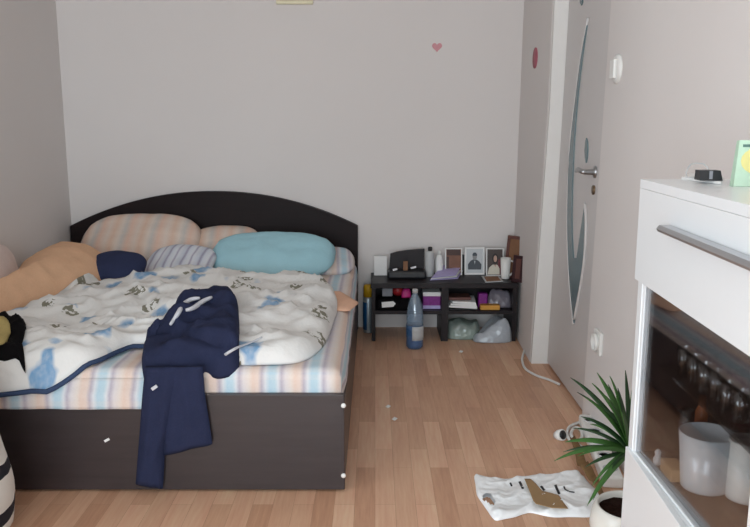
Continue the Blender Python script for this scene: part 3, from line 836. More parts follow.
frame(445, 462, 248.5, 275, 'plastic', ['sepia', ('sepiad', [(-.9, .75), (.9, .75), (.9, .99), (-.9, .99)]), ('sepiad', [(-1, .0), (-.6, .0), (-.6, .7), (-1, .7)])], 'photo frame with a plain brown picture beside the slim white bottle')
frame(464.5, 484.5, 247.5, 273.5, 'paper', ['photogrey', ('suit', [(-.78, .14), (.80, .14), (.84, .36), (.5, .5), (.2, .56), (-.2, .56), (-.5, .5), (-.8, .36)]), ('face', E(.02, .68, .27, .15)), ('suit', [(-.26, .71), (.3, .71), (.3, .78), (.16, .85), (-.12, .85), (-.26, .78)]), ('photogrey', [(-.06, .5), (.1, .5), (.02, .36)])],
      'black and white portrait photo in a white frame on the low shelf', .010)
frame(486, 503.5, 248.5, 276, 'plastic', ['photodark', ('curtain', [(.3, 0), (.98, 0), (.98, .62), (.4, .6)]), ('hair', E(.02, .64, .40, .2)), ('cream2', [(-.95, .02), (.62, .02), (.6, .26), (.3, .4), (-.3, .4), (-.75, .28)]), ('skin', E(.05, .63, .22, .13)), ('skin', [(-.1, .4), (.2, .4), (.05, .3)])],
      'colour portrait photo of a dark haired person beside the white cup', .006)
p, k = spot(470, 273, ZT); b = MB(); b.box((PZ(459, 270, ZT).x, p.y+.045, ZT), (PZ(466, 270, ZT).x+.01, p.y+.075, ZT+.105), .003)
tag(b.build('black_box', 'dark'), 'thin black box standing behind the two photo frames', 'box')
# lilac booklet lying in front of the bottles
b = MB(); q = [PZ(x, y, ZT) for x, y in ((430, 280.5), (458, 279), (463, 273.5), (447, 272))]
for i in range(3):
    dz = .006*i
    A = [(q[0].x+.004*i, q[0].y, ZT+dz+.0005), (q[1].x-.006*i, q[1].y, ZT+dz+.001+.004*i), (q[2].x-.004*i, q[2].y+.012, ZT+dz+.012+.010*i), (q[3].x-.01*i, q[3].y+.012, ZT+dz+.008+.010*i)]
    b.mi = 1 if i == 1 else 0
    b.pts(A, [(x, y, z+.004) for x, y, z in A])
tag(b.build('booklet', ['lilac', 'paper']), 'lilac and white folded booklet lying before the slim white bottle', 'booklet')
# loose photo lying flat
b = MB(); q = [PZ(x, y, ZT+.001) for x, y in ((485.5, 282.8), (503, 281.8), (499, 276.6), (481.5, 276.6))]
b.pts([(v.x, v.y, ZT+.001) for v in q], [(v.x, v.y, ZT+.005) for v in q])
b.mi = 1; c_ = sum(q, Vector())/4
b.pts([(c_.x+(v.x-c_.x)*.8, c_.y+(v.y-c_.y)*.8, ZT+.005) for v in q], [(c_.x+(v.x-c_.x)*.8, c_.y+(v.y-c_.y)*.8, ZT+.0056) for v in q])
tag(b.build('loose_photo', ['greypale', 'tan']), 'loose photo lying flat before the colour portrait', 'photo')
# white cup with handle
p, k = spot(506, 279.5, ZT); r = 5.2*k; h = 21*k
t = thing('white_cup', (p.x, p.y+r, ZT), 'tall white cup with a handle at the right end of the low shelf', 'cup')
b = MB(); b.lathe((p.x, p.y+r, ZT), [(r*.78, 0), (r*.84, .006), (r, h), (r*.9, h), (r*.76, .01)], 20); b.build('body', 'plastic', t)
b = MB(); b.tube([(p.x+r*.9, p.y+r-.006, ZT+h*.88), (p.x+r*1.55, p.y+r-.012, ZT+h*.82), (p.x+r*1.7, p.y+r-.014, ZT+h*.6), (p.x+r*1.35, p.y+r-.012, ZT+h*.3), (p.x+r*.8, p.y+r-.006, ZT+h*.15)], .0055, 8); b.build('handle', 'plastic', t)
# mahogany frames leaning on the right wall
def lean_frame(px, py, Y0, Y1, h, mk, label):
    x0 = .7725; t = thing('leaning_frame', (x0-.02, .5*(Y0+Y1), ZT), label, 'frame', None)
    q = PZ(px, py, ZT)
    X = Matrix.Translation((q.x, q.y, ZT)) @ Matrix.Rotation(D(44), 4, 'Z') @ Matrix.Rotation(D(7), 4, 'Y')
    L = Y1-Y0; b = MB(); b.X = X; bd = .018
    for A, B2 in (((0, 0), (L, bd)), ((0, h-bd), (L, h)), ((0, bd), (bd, h-bd)), ((L-bd, bd), (L, h-bd))): b.box((-.007, A[0], A[1]), (.007, B2[0], B2[1]), .002)
    b.build('frame_border', mk, t)
    b = MB(); b.X = X; b.box((-.002, bd*.9, bd*.9), (.005, L-bd*.9, h-bd*.9)); b.build('picture', 'tan' if mk == 'mahog' else 'mahog', t)
lean_frame(520.3, 279.3, 4.2, 4.31, .235, 'mahog', 'tall dark red frame leaning in the corner at the right end of the shelf')
lean_frame(522.2, 283, 4.14, 4.21, .145, 'mahogd', 'shorter dark red frame in front of the tall one by the wall')

# things on the middle shelf, left bay
ZM = MS+.0005
def mbox(name, px0, px1, py0, py1, mk, label, cat, depth=.06, bev=.003, z=ZM, rot=0, Y=None, group=None):
    if Y is None: Y = SY0+.02
    A, B2 = PY(px0, py0, Y), PY(px1, py1, Y); zb = max(z, min(A.z, B2.z)); zt = max(A.z, B2.z)
    b = MB(); cx = .5*(A.x+B2.x); w = B2.x-A.x
    b.X = Matrix.Translation((cx, Y, zb)) @ Matrix.Rotation(rot, 4, 'Z'); b.box((-w/2, 0, 0), (w/2, depth, zt-zb), bev)
    return tag(b.build(name, mk), label, cat, group)
b = MB(); p = PY(387, 318, SY0+.03)
blob(b, [(-.0+.004, 4.125), (.12, 4.118), (.205, 4.13), (.20, 4.26), (.10, 4.30), (.01, 4.26)], lambda x, y, d: rnd(d, .02)*.052+.01*N(x, y, 0, 20)*rnd(d, .02), lambda x, y: ZM, 10, 60)
o = b.build('black_bag', 'blackc'); tag(o, 'soft black bag lying on the left middle shelf', 'bag'); register(o)
def on_bag(x, y): return sup(x, y, ZM)
q = PY(387.3, 297, 4.17); b = MB(); z = max(on_bag(q.x+dx, 4.17+dy) for dx in (-.03, 0, .03) for dy in (0, .05))+.001
b.box((q.x-.029, 4.165, z), (q.x+.029, 4.225, z+.046), .004); tag(b.build('silver_box', 'grey'), 'small silver box on the black bag in the left shelf bay', 'box')
q = PY(398, 294, 4.18); b = MB(); b.X = Matrix.Translation((q.x, 4.2, on_bag(q.x, 4.2)+.032))
b.lathe((0, 0, -.03), [(.02, 0), (.031, .014), (.032, .034), (.022, .054), (.01, .058)], 20); tag(b.build('red_pot', 'red'), 'round red pot in the left shelf bay beside the silver box', 'pot')
b = MB(); q = PY(406.5, 301, 4.13)
zz = on_bag(q.x, 4.15)
blob(b, [(q.x-.024, 4.150), (q.x+.016, 4.148), (q.x+.028, 4.17), (q.x+.01, 4.2), (q.x-.024, 4.185)], lambda x, y, d: rnd(d, .02)*.040, lambda x, y: max(on_bag(x, y), ZM), 8, 40)
tag(b.build('pink_pouch', 'magenta'), 'small bright pink pouch beside the red pot on the shelf', 'pouch')
q = PY(388, 304, 4.118); b = MB(); b.X = Matrix.Translation((q.x, 4.112, q.z)) @ Matrix.Rotation(-.08, 4, 'Y') @ Matrix.Rotation(-.35, 4, 'X')
b.prism([(-.034, -.016), (.028, -.016), (.042, 0), (.03, .014), (-.034, .014)], 'y', -.0015, .0015); tag(b.build('paper_tag', 'paper'), 'white paper tag hanging in front of the black bag', 'tag')
t = thing('purple_box', (PY(431.5, 312, 4.14).x, 4.17, ZM), 'purple and white patterned box in the left shelf bay behind the bottle', 'box')
A, B2 = PY(423, 312, 4.14), PY(440.5, 292.5, 4.14); hh = B2.z-ZM
b = MB(); b.box((A.x, 4.14, ZM), (B2.x, 4.24, ZM+hh), .003); b.build('carton', 'purple', t)
b = MB(); b.box((A.x-.001, 4.1385, ZM+hh*.78), (B2.x+.001, 4.2415, ZM+hh+.0015), .001); b.build('lid_band', 'paper', t)
b = MB(); b.box((A.x-.0006, 4.139, ZM+.002), (B2.x+.0006, 4.2406, ZM+hh*.22)); b.build('lower_band', 'lilac', t)
# right bay
o = mbox('black_folder', 449, 478, 316, 309, 'dark', 'flat black folder at the bottom of the right middle shelf', 'folder', .2, .002)
register(o)
zf = ZM+(o.dimensions.z if o.dimensions.z > 0 else .02)
A = PY(449, 304, 4.125)
b = MB(); X0, X1 = A.x, PY(477, 304, 4.125).x
for i in range(3):
    z0 = zf+.0015+i*.012; b.pts([(X0+.01*i, 4.125, z0+.006), (X1-.004*i, 4.118, z0), (X1, 4.26, z0+.006), (X0, 4.27, z0+.006)], [(X0+.01*i, 4.125, z0+.016), (X1-.004*i, 4.118, z0+.013), (X1, 4.26, z0+.018), (X0, 4.27, z0+.018)])
tag(b.build('paper_stack', 'paper'), 'white papers stacked on the black folder in the right shelf bay', 'papers')
b = MB(); z0 = zf+.044; b.box((X0-.0, 4.14, z0), (X1-.03, 4.25, z0+.016), .004); tag(b.build('red_wallet', 'mahog'), 'dark red wallet lying on the white papers', 'wallet')
o = mbox('amber_box', 480.5, 500, 310.5, 305.5, 'orange', 'flat amber box at the front of the right middle shelf', 'box', .05, .002)
p0 = PY(482, 303, 4.17); b = MB(); b.box((PY(478.5, 303, 4.17).x, 4.17, ZM), (PY(487.5, 303, 4.17).x, 4.22, PY(482, 293.5, 4.17).z), .006)
tag(b.build('purple_packet', 'purple'), 'purple packet between white papers and grey plastic bag', 'packet')
b = MB(); q0, q1 = PY(488, 305, 4.2), PY(513, 305, 4.2)
blob(b, [(q0.x, 4.17), (.5*(q0.x+q1.x), 4.165), (q1.x-.01, 4.18), (q1.x-.004, 4.26), (.5*(q0.x+q1.x), 4.3), (q0.x+.005, 4.25)], lambda x, y, d: rnd(d, .04)*.075+.03*N(x, y, 3, 22)*rnd(d, .03), lambda x, y: ZM, 12, 60)
tag(b.build('plastic_bag', 'greybag'), 'crumpled grey plastic bag in the right middle shelf bay', 'bag')
# floor bay under the right side
b = MB(); q0, q1 = PZ(450, 336, 0), PZ(473, 334, 0)
b.X = Matrix.Translation((.5*(q0.x+q1.x)-.005, 4.20, .001)) @ Matrix.Rotation(.05, 4, 'Z'); w = q1.x-q0.x
b.box((-w/2, -.05, 0), (w/2, .07, .05), .004); o = b.build('white_carton', 'paper'); tag(o, 'white carton on the floor under the right shelf', 'carton')
b = MB(); blob(b, [(q0.x-.015, 4.145), (q1.x+.01, 4.14), (q1.x+.02, 4.27), (q0.x-.01, 4.29)], lambda x, y, d: .062*rnd(d, .03)+.022*rnd(d, .05)+.02*N(x, y, 3, 18)*rnd(d, .03), lambda x, y: 0.0, 12, 60)
tag(b.build('plastic_bag', 'greenbag'), 'thin greenish plastic bag wrapped round the white carton under the shelf', 'bag')
b = MB(); q0, q1 = PZ(474, 341, 0), PZ(513, 341, 0)
blob(b, [(q0.x, 4.085), (.5*(q0.x+q1.x), 4.06), (q1.x-.012, 4.09), (q1.x-.014, 4.22), (.5*(q0.x+q1.x), 4.26), (q0.x+.02, 4.2)],
     lambda x, y, d: (rnd(d, .07)*.13*max(.35, min(1, (x-q0.x)/.13))+.03*N(x, y, 3, 16)*rnd(d, .05))*.86, lambda x, y: 0.0, 16, 80)
tag(b.build('plastic_bag', 'polybag'), 'full clear plastic bag on the floor under the right end of shelf', 'bag')
# water bottle before the shelf
p, k = spot(415, 350.5, 0); r = .0455; hb_ = .322
t = thing('water_bottle', (p.x, p.y+r, 0), 'big blue plastic water bottle standing on the floor before the shelf', 'bottle')
c = (p.x, p.y+r, .001)
b = MB(); b.lathe(c, [(r*.75, 0), (r*.98, .012), (r, .03), (r*.96, .05), (r, .065), (r, .13)], 28); b.build('lower_body', 'petd', t)
b = MB(); b.lathe(c, [(r, .1302), (r*.95, .145), (r*.99, .16), (r*.96, .19), (r*.80, .235), (r*.52, .275), (r*.32, .292), (.0135, .30)], 28); b.build('upper_body', 'pet', t)
b = MB(); b.lathe(c, [(.0150, .2995), (.0155, .318), (.014, .321)], 18); b.build('cap', 'greypale', t)
b = MB()
R0 = [[(c[0]+(r+.0014)*math.cos(a), c[1]+(r+.0014)*math.sin(a), .052+.05*j) for a in [D(-110+k_*9) for k_ in range(13)]] for j in (0, .5, 1.0, 1.5)]
b.grid(R0); lb = b.build('label', 'greypale', t)
md = lb.modifiers.new('thick', 'SOLIDIFY'); md.thickness = .0006
# spray cans between bed and shelf
p = PZ(366.2, 331, 0); r = .026
for (px, w, mk, lab, top) in ((368.2, .0285, 'cangrey', 'silver spray can with a yellow cap between the bed and the shelf', .28),):
    q = PZ(px, 335, 0); c = (q.x+.0, q.y+.06, .001); r = w
    t = thing('spray_can', (c[0], c[1], 0), lab, 'spray can')
    b = MB(); b.lathe(c, [(r*.92, 0), (r, .006), (r, .195), (r*.8, .212)], 22); b.build('can', mk, t)
    b = MB(); b.lathe(c, [(r*.98, .209), (r*.98, .26), (r*.85, .275), (r*.4, .279)], 22); b.build('cap', 'yellow', t)
    b = MB(); R0 = [[(c[0]+(r+.0012)*math.cos(a), c[1]+(r+.0012)*math.sin(a), zz) for a in [D(-178+k_*9) for k_ in range(9)]] for zz in (.02, .08, .14, .18)]
    b.grid(R0); lb = b.build('label', 'canblue', t); md = lb.modifiers.new('thick', 'SOLIDIFY'); md.thickness = .0006

# ------------------------------------------------------------------ floor: scraps, cables, bag, strip
for px, py, s_, lab in ((388, 407, .012, 'tiny paper scrap on the floor, nearest the middle of the bed side'), (394.5, 419.5, .013, 'tiny paper scrap on the floor, nearest the viewer'), (461, 352, .014, 'tiny paper scrap on the floor in front of the shelf')):
    p = PZ(px, py, 0); b = MB(); b.X = Matrix.Translation((p.x, p.y, 0)) @ Matrix.Rotation(s_*90, 4, 'Z')
    b.pts([(-s_, -s_*.5, .0006), (s_*.8, -s_*.7, .001), (s_, s_*.4, .004), (-s_*.5, s_*.7, .001)], [(-s_, -s_*.5, .0026), (s_*.8, -s_*.7, .003), (s_, s_*.4, .006), (-s_*.5, s_*.7, .003)])
    tag(b.build('paper_scrap', 'paper'), lab, 'paper scrap')
def floor_tube(pts, r, zs=None, n=5):
    P = []
    for i, (x, y) in enumerate(dpath(pts, n)):
        q = PZ(x, y, r); P.append(Vector((q.x, q.y, r+.001)))
    return P
b = MB(); P = floor_tube([(525, 349), (523, 355), (522.2, 361), (525.5, 369), (536, 375.5), (549, 380), (559.5, 384.6)], .006); b.tube(P, .006, 8)
tag(b.build('white_cable', 'plastic'), 'white cable curving over the floor from the corner to the door', 'cable')
b = MB(); P = floor_tube([(585, 421), (576, 424), (569, 428), (567, 435), (570, 441), (577, 443), (582, 438), (580, 431), (574, 430), (571, 437), (578, 447), (586, 452)], .006)
for i, q in enumerate(P): q.z += .010*(i/len(P))
b.tube(P, .006, 8); tag(b.build('coiled_cable', 'plastic'), 'coiled white cable on the floor below the plant leaves', 'cable')
t = thing('plug', PZ(562.5, 435.5, 0), 'white round plug with a black face lying on the floor', 'plug')
p = PZ(562.5, 435.5, .02); ax = Matrix.Translation((p.x, p.y, .0225)) @ Matrix.Rotation(D(35), 4, 'Z') @ Matrix.Rotation(D(68), 4, 'X')
b = MB(); b.X = ax; b.lathe((0, 0, 0), [(.014, -.035), (.020, -.02), (.022, 0), (.0195, .001)], 20); b.build('plug_body', 'plastic', t)
b = MB(); b.X = ax; b.lathe((0, 0, 0), [(.0168, .0005), (.0168, .003)], 20); b.build('plug_face', 'dark', t)
# power strip by the wall
q0, q1 = PZ(587, 424, 0), PZ(613, 489, 0); d = (q1-q0); L_ = d.length; an = math.atan2(d.y, d.x)
X = Matrix.Translation(q0) @ Matrix.Rotation(an, 4, 'Z')
t = thing('power_strip', q0, 'white power strip lying along the wall behind the plant', 'power strip')
b = MB(); b.X = X; b.box((0, -.034, .001), (L_, .034, .042), .008); b.build('housing', 'plastic', t)
for i in range(5):
    b = MB(); b.X = X; x = L_*(i+.6)/5.2; b.lathe((x, 0, .0425), [(.024, -.002), (.024, .0022), (.02, .0022), (.018, -.0005)], 20); b.build('outlet', 'greypale', t)
    s_ = b
# white polythene bag with printed strokes
hole = [Vector((PZ(x, y, .01).x, PZ(x, y, .01).y)) for x, y in ((482, 497), (486, 494.5), (491, 496), (495, 503), (494, 506), (489, 505), (484, 501.5))]
def inside(p, P):
    c = False
    for i in range(len(P)):
        a, d_ = P[i-1], P[i]
        if (a.y > p.y) != (d_.y > p.y) and p.x < (d_.x-a.x)*(p.y-a.y)/(d_.y-a.y)+a.x: c = not c
    return c
ol = PZs([(474.4, 475), (480, 475.5), (492, 478), (505.6, 479), (517, 477), (529.5, 475.5), (545, 474.5), (562, 473), (577.5, 471.6), (583, 476), (590, 483), (600, 494), (604, 502), (600, 512), (590, 516), (570, 516), (551, 516), (532, 512), (524, 513), (515, 516), (505, 518), (496, 519.5), (491, 515), (487.6, 510), (482, 502), (477, 494), (475.5, 484)], .006)
b = MB()
def btop(x, y, d): return rnd(d, .03)*(.005+.008*max(0, N(x+.3*y, y, 2, 7)))+rnd(d, .02)*(.010*(1-abs(N(x*1.4-y, y+x*.4, 5, 9)))**3+.004*abs(N(x, y, 1, 30)))
BO = blob(b, ol, btop, lambda x, y: 0.0, 34, 200, edge=.003)
kill = [f for f in b.b.faces if inside(Vector(f.calc_center_median()[:2]), hole)]
bmesh.ops.delete(b.b, geom=kill, context='FACES')
bg = b.build('plastic_bag', 'bag'); tag(bg, 'flat white plastic bag with black lettering on the floor before the plant', 'bag'); register(bg)
b = MB()
def stroke(b, pts, w):
    for (x0, y0), (x1, y1) in zip(pts, pts[1:]):
        n = 5
        for i in range(n):
            a, e = i/n, (i+1)/n; quad = []
            for tt in (a, e):
                x, y = x0+(x1-x0)*tt, y0+(y1-y0)*tt
                dx, dy = x1-x0, y1-y0; l = math.hypot(dx, dy); nx, ny = -dy/l*w/2, dx/l*w/2*.6
                quad.append([(x+nx, y+ny), (x-nx, y-ny)])
            P = [quad[0][0], quad[0][1], quad[1][1], quad[1][0]]; Q = []
            for x, y in P:
                q = PZ(x, y, .015)
                for _ in range(6): q = PZ(x, y, sup(q.x, q.y, 0))
                Q.append(q)
            b.pts([(q.x, q.y, q.z+.0004) for q in Q], [(q.x, q.y, q.z+.0014) for q in Q])
for pts, w in (([(510.2, 483), (511.8, 486.5)], 1.8), ([(519.5, 481.8), (523, 489)], 2.4), ([(541, 486.3), (544.3, 490.6)], 2.4), ([(555.3, 485.2), (559.2, 494.2)], 2.6), ([(563.8, 486.5), (565, 489.5), (569, 491.8), (574.5, 492.6)], 1.6), ([(531.5, 484.5), (535, 491)], 1.6)):
    b = MB(); stroke(b, pts, w); b.build('letter', 'ink', bg)
b = MB(); pts = [(524.3, 481.2), (530.6, 479.6), (536, 486), (542, 491.6), (551, 493), (559, 496), (564, 503), (568.4, 510), (552, 508.8), (536, 506.6), (533, 501), (530, 494)]
Q = []
for x, y in pts:
    q = PZ(x, y, .02)
    for _ in range(6): q = PZ(x, y, sup(q.x, q.y, 0)+.004)
    Q.append(q)
zc_ = max(sup(q.x, q.y, 0) for q in Q)
def cz(x, y): return zc_+.0012
blob(b, [(q.x, q.y) for q in Q], lambda x, y, d: .001, cz, 8, 90, center=PZ(541, 498, .02)[:2], edge=.002, straight=True)
o = b.build('cardboard_piece', 'card'); tag(o, 'torn brown cardboard piece lying on the white plastic bag', 'cardboard')
# dry brown leaf strip
b = MB(); P = [PZ(x, y, .03) for x, y in dpath([(572, 437), (579, 452), (582, 464), (590, 477), (597, 488), (602, 497)], 5)]
rows = []
for i, q in enumerate(P):
    t_ = i/(len(P)-1); w = .015*(.5+math.sin(PI*min(1, t_*1.1+.05))*.6); z = max(sup(q.x-.02, q.y, 0), sup(q.x+.02, q.y, 0), sup(q.x, q.y, 0))+.008+.012*math.sin(PI*t_)
    if t_ < .2: z = max(z, .022)
    rows.append([(q.x-w, q.y-w*.3, z+.006), (q.x, q.y, z), (q.x+w, q.y+w*.3, z+.010), (q.x+w, q.y+w*.3, z+.013), (q.x, q.y, z+.004), (q.x-w, q.y-w*.3, z+.009)])
R = b.grid(rows, True); b.f(R[0][::-1]); b.f(R[-1])
tag(b.build('dried_leaf', 'brown'), 'long dry brown leaf strip lying between the white bag and the power strip', 'leaf')

# ------------------------------------------------------------------ potted dracaena
pc = PA(629, 505, 2.10); px_, py_ = pc.x, pc.y; PT = pc.z
t = thing('potted_dracaena', (px_, py_, 0), 'green dracaena in a white ceramic pot by the white cabinet', 'plant')
R_ = .094
b = MB(); b.lathe((px_, py_, .001), [(R_*.62, 0), (R_*.80, .012), (R_*1.0, PT*.35), (R_*1.08, PT*.6), (R_*1.04, PT*.85), (R_*.94, PT-.004), (R_*.90, PT), (R_*.84, PT-.004), (R_*.86, PT-.03), (R_*.3, PT-.032)], 40)
b.build('pot', 'pot', t)
b = MB(); rows = [[(px_+R_*.85*f*math.cos(2*PI*k_/28), py_+R_*.85*f*math.sin(2*PI*k_/28), PT-.017+.008*N(k_, f*9, 1, 2.3)) for k_ in range(28)] for f in (.02, .35, .7, 1.0)]
R0 = b.grid(rows, True); rows2 = [[(x, y, PT-.029) for x, y, z in rows[-1]]]; 
Rb = b.grid([rows[-1], rows2[0]], True); b.f(Rb[-1]); bmesh.ops.remove_doubles(b.b, verts=b.b.verts[:], dist=1e-5)
b.build('soil', 'soil', t)
cr = PA(629, 449, 2.09)
b = MB(); b.tube([(px_, py_, PT-.02), (px_+.004, py_, .5*(PT+cr.z)), (cr.x, cr.y, cr.z-.01)], .013, 10); b.build('stem', 'stem', t)
def leaf_mesh(tip, w, droop, mk, side=0, base=None):
    b = MB(); a = Vector(base if base else cr); tip = Vector(tip); n = 14; rows = []
    mid = (a+tip)/2+Vector((0, 0, droop))
    for i in range(n+1):
        s = i/n; p = a*(1-s)**2+mid*2*s*(1-s)+tip*s*s
        d = ((mid-a)*(1-s)+(tip-mid)*s).normalized()
        view = (p-CAM).normalized(); wv = d.cross(Vector((.25*math.sin(side), -.7, .6+.3*math.cos(side))))
        wv = wv.normalized() if wv.length > 1e-3 else Vector((1, 0, 0))
        nn = wv.cross(d).normalized(); ww = .74*w*(.35+.65*math.sin(PI*min(.5, s*1.6+.12)))*(1-s**3.2)+.0004
        rows.append([p-wv*ww+nn*ww*.35, p, p+wv*ww+nn*ww*.35, p+wv*ww+nn*(ww*.35-.0014), p-nn*.0018, p-wv*ww+nn*(ww*.35-.0014)])
    R = b.grid(rows, True); b.f(R[0][::-1]); b.f(R[-1])
    return b.build('leaf', mk, t)
def L(px, py, a, w=.010, droop=.03, mk='leaf', side=0, bz=0):
    leaf_mesh(PA(px, py, a), w, droop, mk, side, (cr.x-.004+.008*random.random(), cr.y, cr.z+bz))
L(570.5, 377.5, 2.16, .011, .035, 'leaf2', 0, .02); L(585, 397, 2.04, .010, .03, 'leaf', 1, .01); L(597, 372.5, 2.14, .012, .02, 'leaf', 2, .03)
L(604.5, 394.5, 2.02, .012, .02, 'leaf', .5, .02); L(625.5, 370, 2.10, .0105, .0, 'leaf2', 1.5, .03); L(632.5, 387, 2.16, .010, .0, 'leaf', 2, .03)
L(640, 372, 2.2, .010, .01, 'leaf', 2, .02); L(612, 402, 2.18, .014, .01, 'leaf', 3, .02); L(618, 388, 2.02, .012, .0, 'leaf2', 1, .03)
L(581, 416.5, 2.10, .009, .03, 'leaf2', 0, 0); L(590, 424, 2.18, .008, .03, 'leaf', 0, 0); L(565, 442, 2.07, .011, .03, 'leaf', 1, -.005); L(554, 461, 2.02, .010, .045, 'leaf', .4, -.01)
L(585, 467, 2.07, .008, .02, 'leaf2', 0, -.012); L(587, 506, 1.96, .011, .03, 'leaf', 0, -.015); L(593, 500, 2.0, .006, .05, 'leaf2', 1, -.01)
for px, py, a_, w_ in ((577, 392, 2.2, .007), (592, 383, 2.05, .008), (601, 380, 2.2, .008), (610, 376, 2.0, .008), (573, 428, 2.16, .007), (563, 452, 2.12, .007), (578, 456, 2.0, .007), (592, 486, 2.05, .007), (603, 408, 2.1, .010), (616, 396, 2.14, .010)):
    L(px, py, a_, w_, .03, 'leaf2' if int(px) % 2 else 'leaf', px*.7, .02 if py < 420 else -.008)
L(652, 430, 2.16, .010, .03, 'leaf', 2, 0); L(655, 455, 2.14, .010, .03, 'leaf2', 1, 0); L(608, 384, 2.24, .010, .015, 'leaf2', 2, .02); L(622, 412, 2.0, .016, .0, 'leaf', .6, .0)

# ------------------------------------------------------------------ white cabinet on the right
U = Vector((-.0395, -1, 0)).normalized(); V = Vector((1, -.0395, 0)).normalized()
F0 = PA(640.5, 179, 1.6); TOP = F0.z; F0 = Vector((F0.x, F0.y, 0))
CM = Matrix(((U.x, V.x, 0, F0.x), (U.y, V.y, 0, F0.y), (0, 0, 1, 0), (0, 0, 0, 1)))    # local (u along, v in, z up)
def front(px, py, off=0): return PP(px, py, F0+V*off, V)
def loc(p): d_ = p-F0; return d_.dot(U), d_.dot(V), p.z
CL, CD = 1.15, .275
zb1 = loc(front(636, 280))[2]; zlow = loc(front(626.5, 450))[2]
cab = thing('display_cabinet', F0+U*(CL/2)+V*(CD/2), 'tall white cabinet with a flap door above dark glass along the right wall', 'cabinet')
def cb(mb, a, c, bev=0): mb.X = CM; mb.box(a, c, bev); return mb
b = MB(); cb(b, (0, .018, zb1), (.018, CD, TOP-.018)); cb(b, (CL-.018, .018, zb1), (CL, CD, TOP-.018)); cb(b, (0, .018, zb1), (CL, CD, zb1+.018)); cb(b, (.018, CD-.012, zb1+.018), (CL-.018, CD, TOP-.018))
b.build('upper_box', 'white', cab)
b = MB(); cb(b, (0, .0, TOP-.018), (CL, CD, TOP), .0008); b.build('top_board', 'white', cab)
b = MB(); cb(b, (.001, -.0, zb1+.001), (CL-.002, .0175, TOP-.0184), .0008); fl = b.build('flap_door', 'white', cab)
h0 = front(658.5, 226.5, -.022); hu, hv, hz = loc(h0); 
b = MB(); b.X = CM
b.prism([(-.026, hz-.004), (-.023, hz-.009), (-.001, hz-.009), (-.001, hz+.003), (-.021, hz+.003)], 'x', hu, CL-hu)
b.build('bar_handle', 'alu', fl)
# glass part
for u0 in (0, CL-.026):
    b = MB(); cb(b, (u0, .009, zlow+.0012), (u0+.026, CD, zb1)); b.build('side_wall', 'white', cab)
    q_ = .026 if u0 == 0 else CL-.030
    b = MB(); cb(b, (q_, .026, zlow+.003), (q_+.004, CD-.0145, zb1-.001)); b.build('side_lining', 'wenge_head', cab)
b = MB(); cb(b, (.0265, .026, zlow+.0002), (CL-.0265, CD-.0145, zlow+.003)); b.build('base_lining', 'wenge_head', cab)
b = MB(); cb(b, (.0305, .026, zb1-.004), (CL-.0305, CD-.0145, zb1-.0005)); b.build('ceiling_lining', 'wenge_head', cab)
b = MB(); cb(b, (.026, CD-.014, zlow), (CL-.026, CD, zb1)); b.build('back_panel', 'wenge_head', cab)
for u0, u1, yaw in ((.0265, .572, 2.26), (.5735, CL-.0265, 0)):          # two glass doors, the far one not quite flush
    Xd = CM @ Matrix.Translation((u0, .011, 0)) @ Matrix.Rotation(D(yaw), 4, 'Z')
    gd = MB(); gd.X = Xd; w_ = u1-u0
    for a, c in (((0, 0, zlow+.001), (.011, .010, zb1-.001)), ((w_-.011, 0, zlow+.001), (w_, .010, zb1-.001)), ((.011, 0, zlow+.001), (w_-.011, .010, zlow+.006)), ((.011, 0, zb1-.006), (w_-.011, .010, zb1-.001))): gd.box(a, c)
    gdo = gd.build('glass_door', 'white', cab)
    b = MB(); b.X = Xd; b.box((.011, .003, zlow+.006), (w_-.011, .007, zb1-.006)); b.build('glass_pane', 'smoked', gdo)
zs_ = .5*(zlow+zb1)+.01
b = MB(); cb(b, (.0302, .055, zs_-.006), (CL-.0302, CD-.015, zs_)); b.build('glass_shelf', 'glass', cab)
# lower box
b = MB(); cb(b, (0, .016, .05), (.018, CD, zlow-.018)); cb(b, (CL-.018, .016, .05), (CL, CD, zlow-.018)); cb(b, (.018, .02, .05), (CL-.018, CD, .068)); cb(b, (.018, CD-.012, .068), (CL-.018, CD, zlow-.018)); b.build('lower_box', 'white', cab)
b = MB(); cb(b, (0, .016, zlow-.018), (CL, CD, zlow), .0015); b.build('lower_board', 'white', cab)
b = MB(); cb(b, (.000, .003, .052), (CL, .0155, zlow+.001), .0015); b.build('drawer_front', 'white', cab)
b = MB(); cb(b, (.03, .02, .001), (CL-.03, CD-.02, .05)); b.build('plinth', 'dark', cab)
# things inside, standing on the lower board or the glass shelf
def inside_pt(u, v): return F0+U*u+V*v
def at_px(px, v):                       # u where the ray through column px meets depth v (about shelf height)
    q = PP(px, 460, F0+V*v, V); return loc(q)[0]
def vessel(name, u, v, z, prof, mk, label, cat, group=None, n=24):
    p = inside_pt(u, v); b = MB(); b.lathe((p.x, p.y, z+.0008), prof, n, False)
    return tag(b.build(name, mk), label, cat, group)
zi = zlow+.003
def hollow(r0, r1, h, w=.002): return [(.002, 0), (r0, 0), (r0*1.02, .004), (r1, h), (r1-w, h), (r0-w, .006), (.002, .006)]
def u_at(px, py, v): return loc(PP(px, py, F0+V*v, V))[0]
vessel('plastic_tumbler', u_at(702, 505, .10), .10, zi, hollow(.043, .052, .112), 'frostcup', 'large frosted white plastic tumbler behind the cabinet glass', 'tumbler')
pm = inside_pt(u_at(743, 510, .16), .16); t = thing('white_mug', (pm.x, pm.y, zi), 'white mug with a handle at the right behind the cabinet glass', 'mug')
b = MB(); b.lathe((pm.x, pm.y, zi+.0008), hollow(.034, .036, .115, .004), 24, False); b.build('body', 'pot', t)
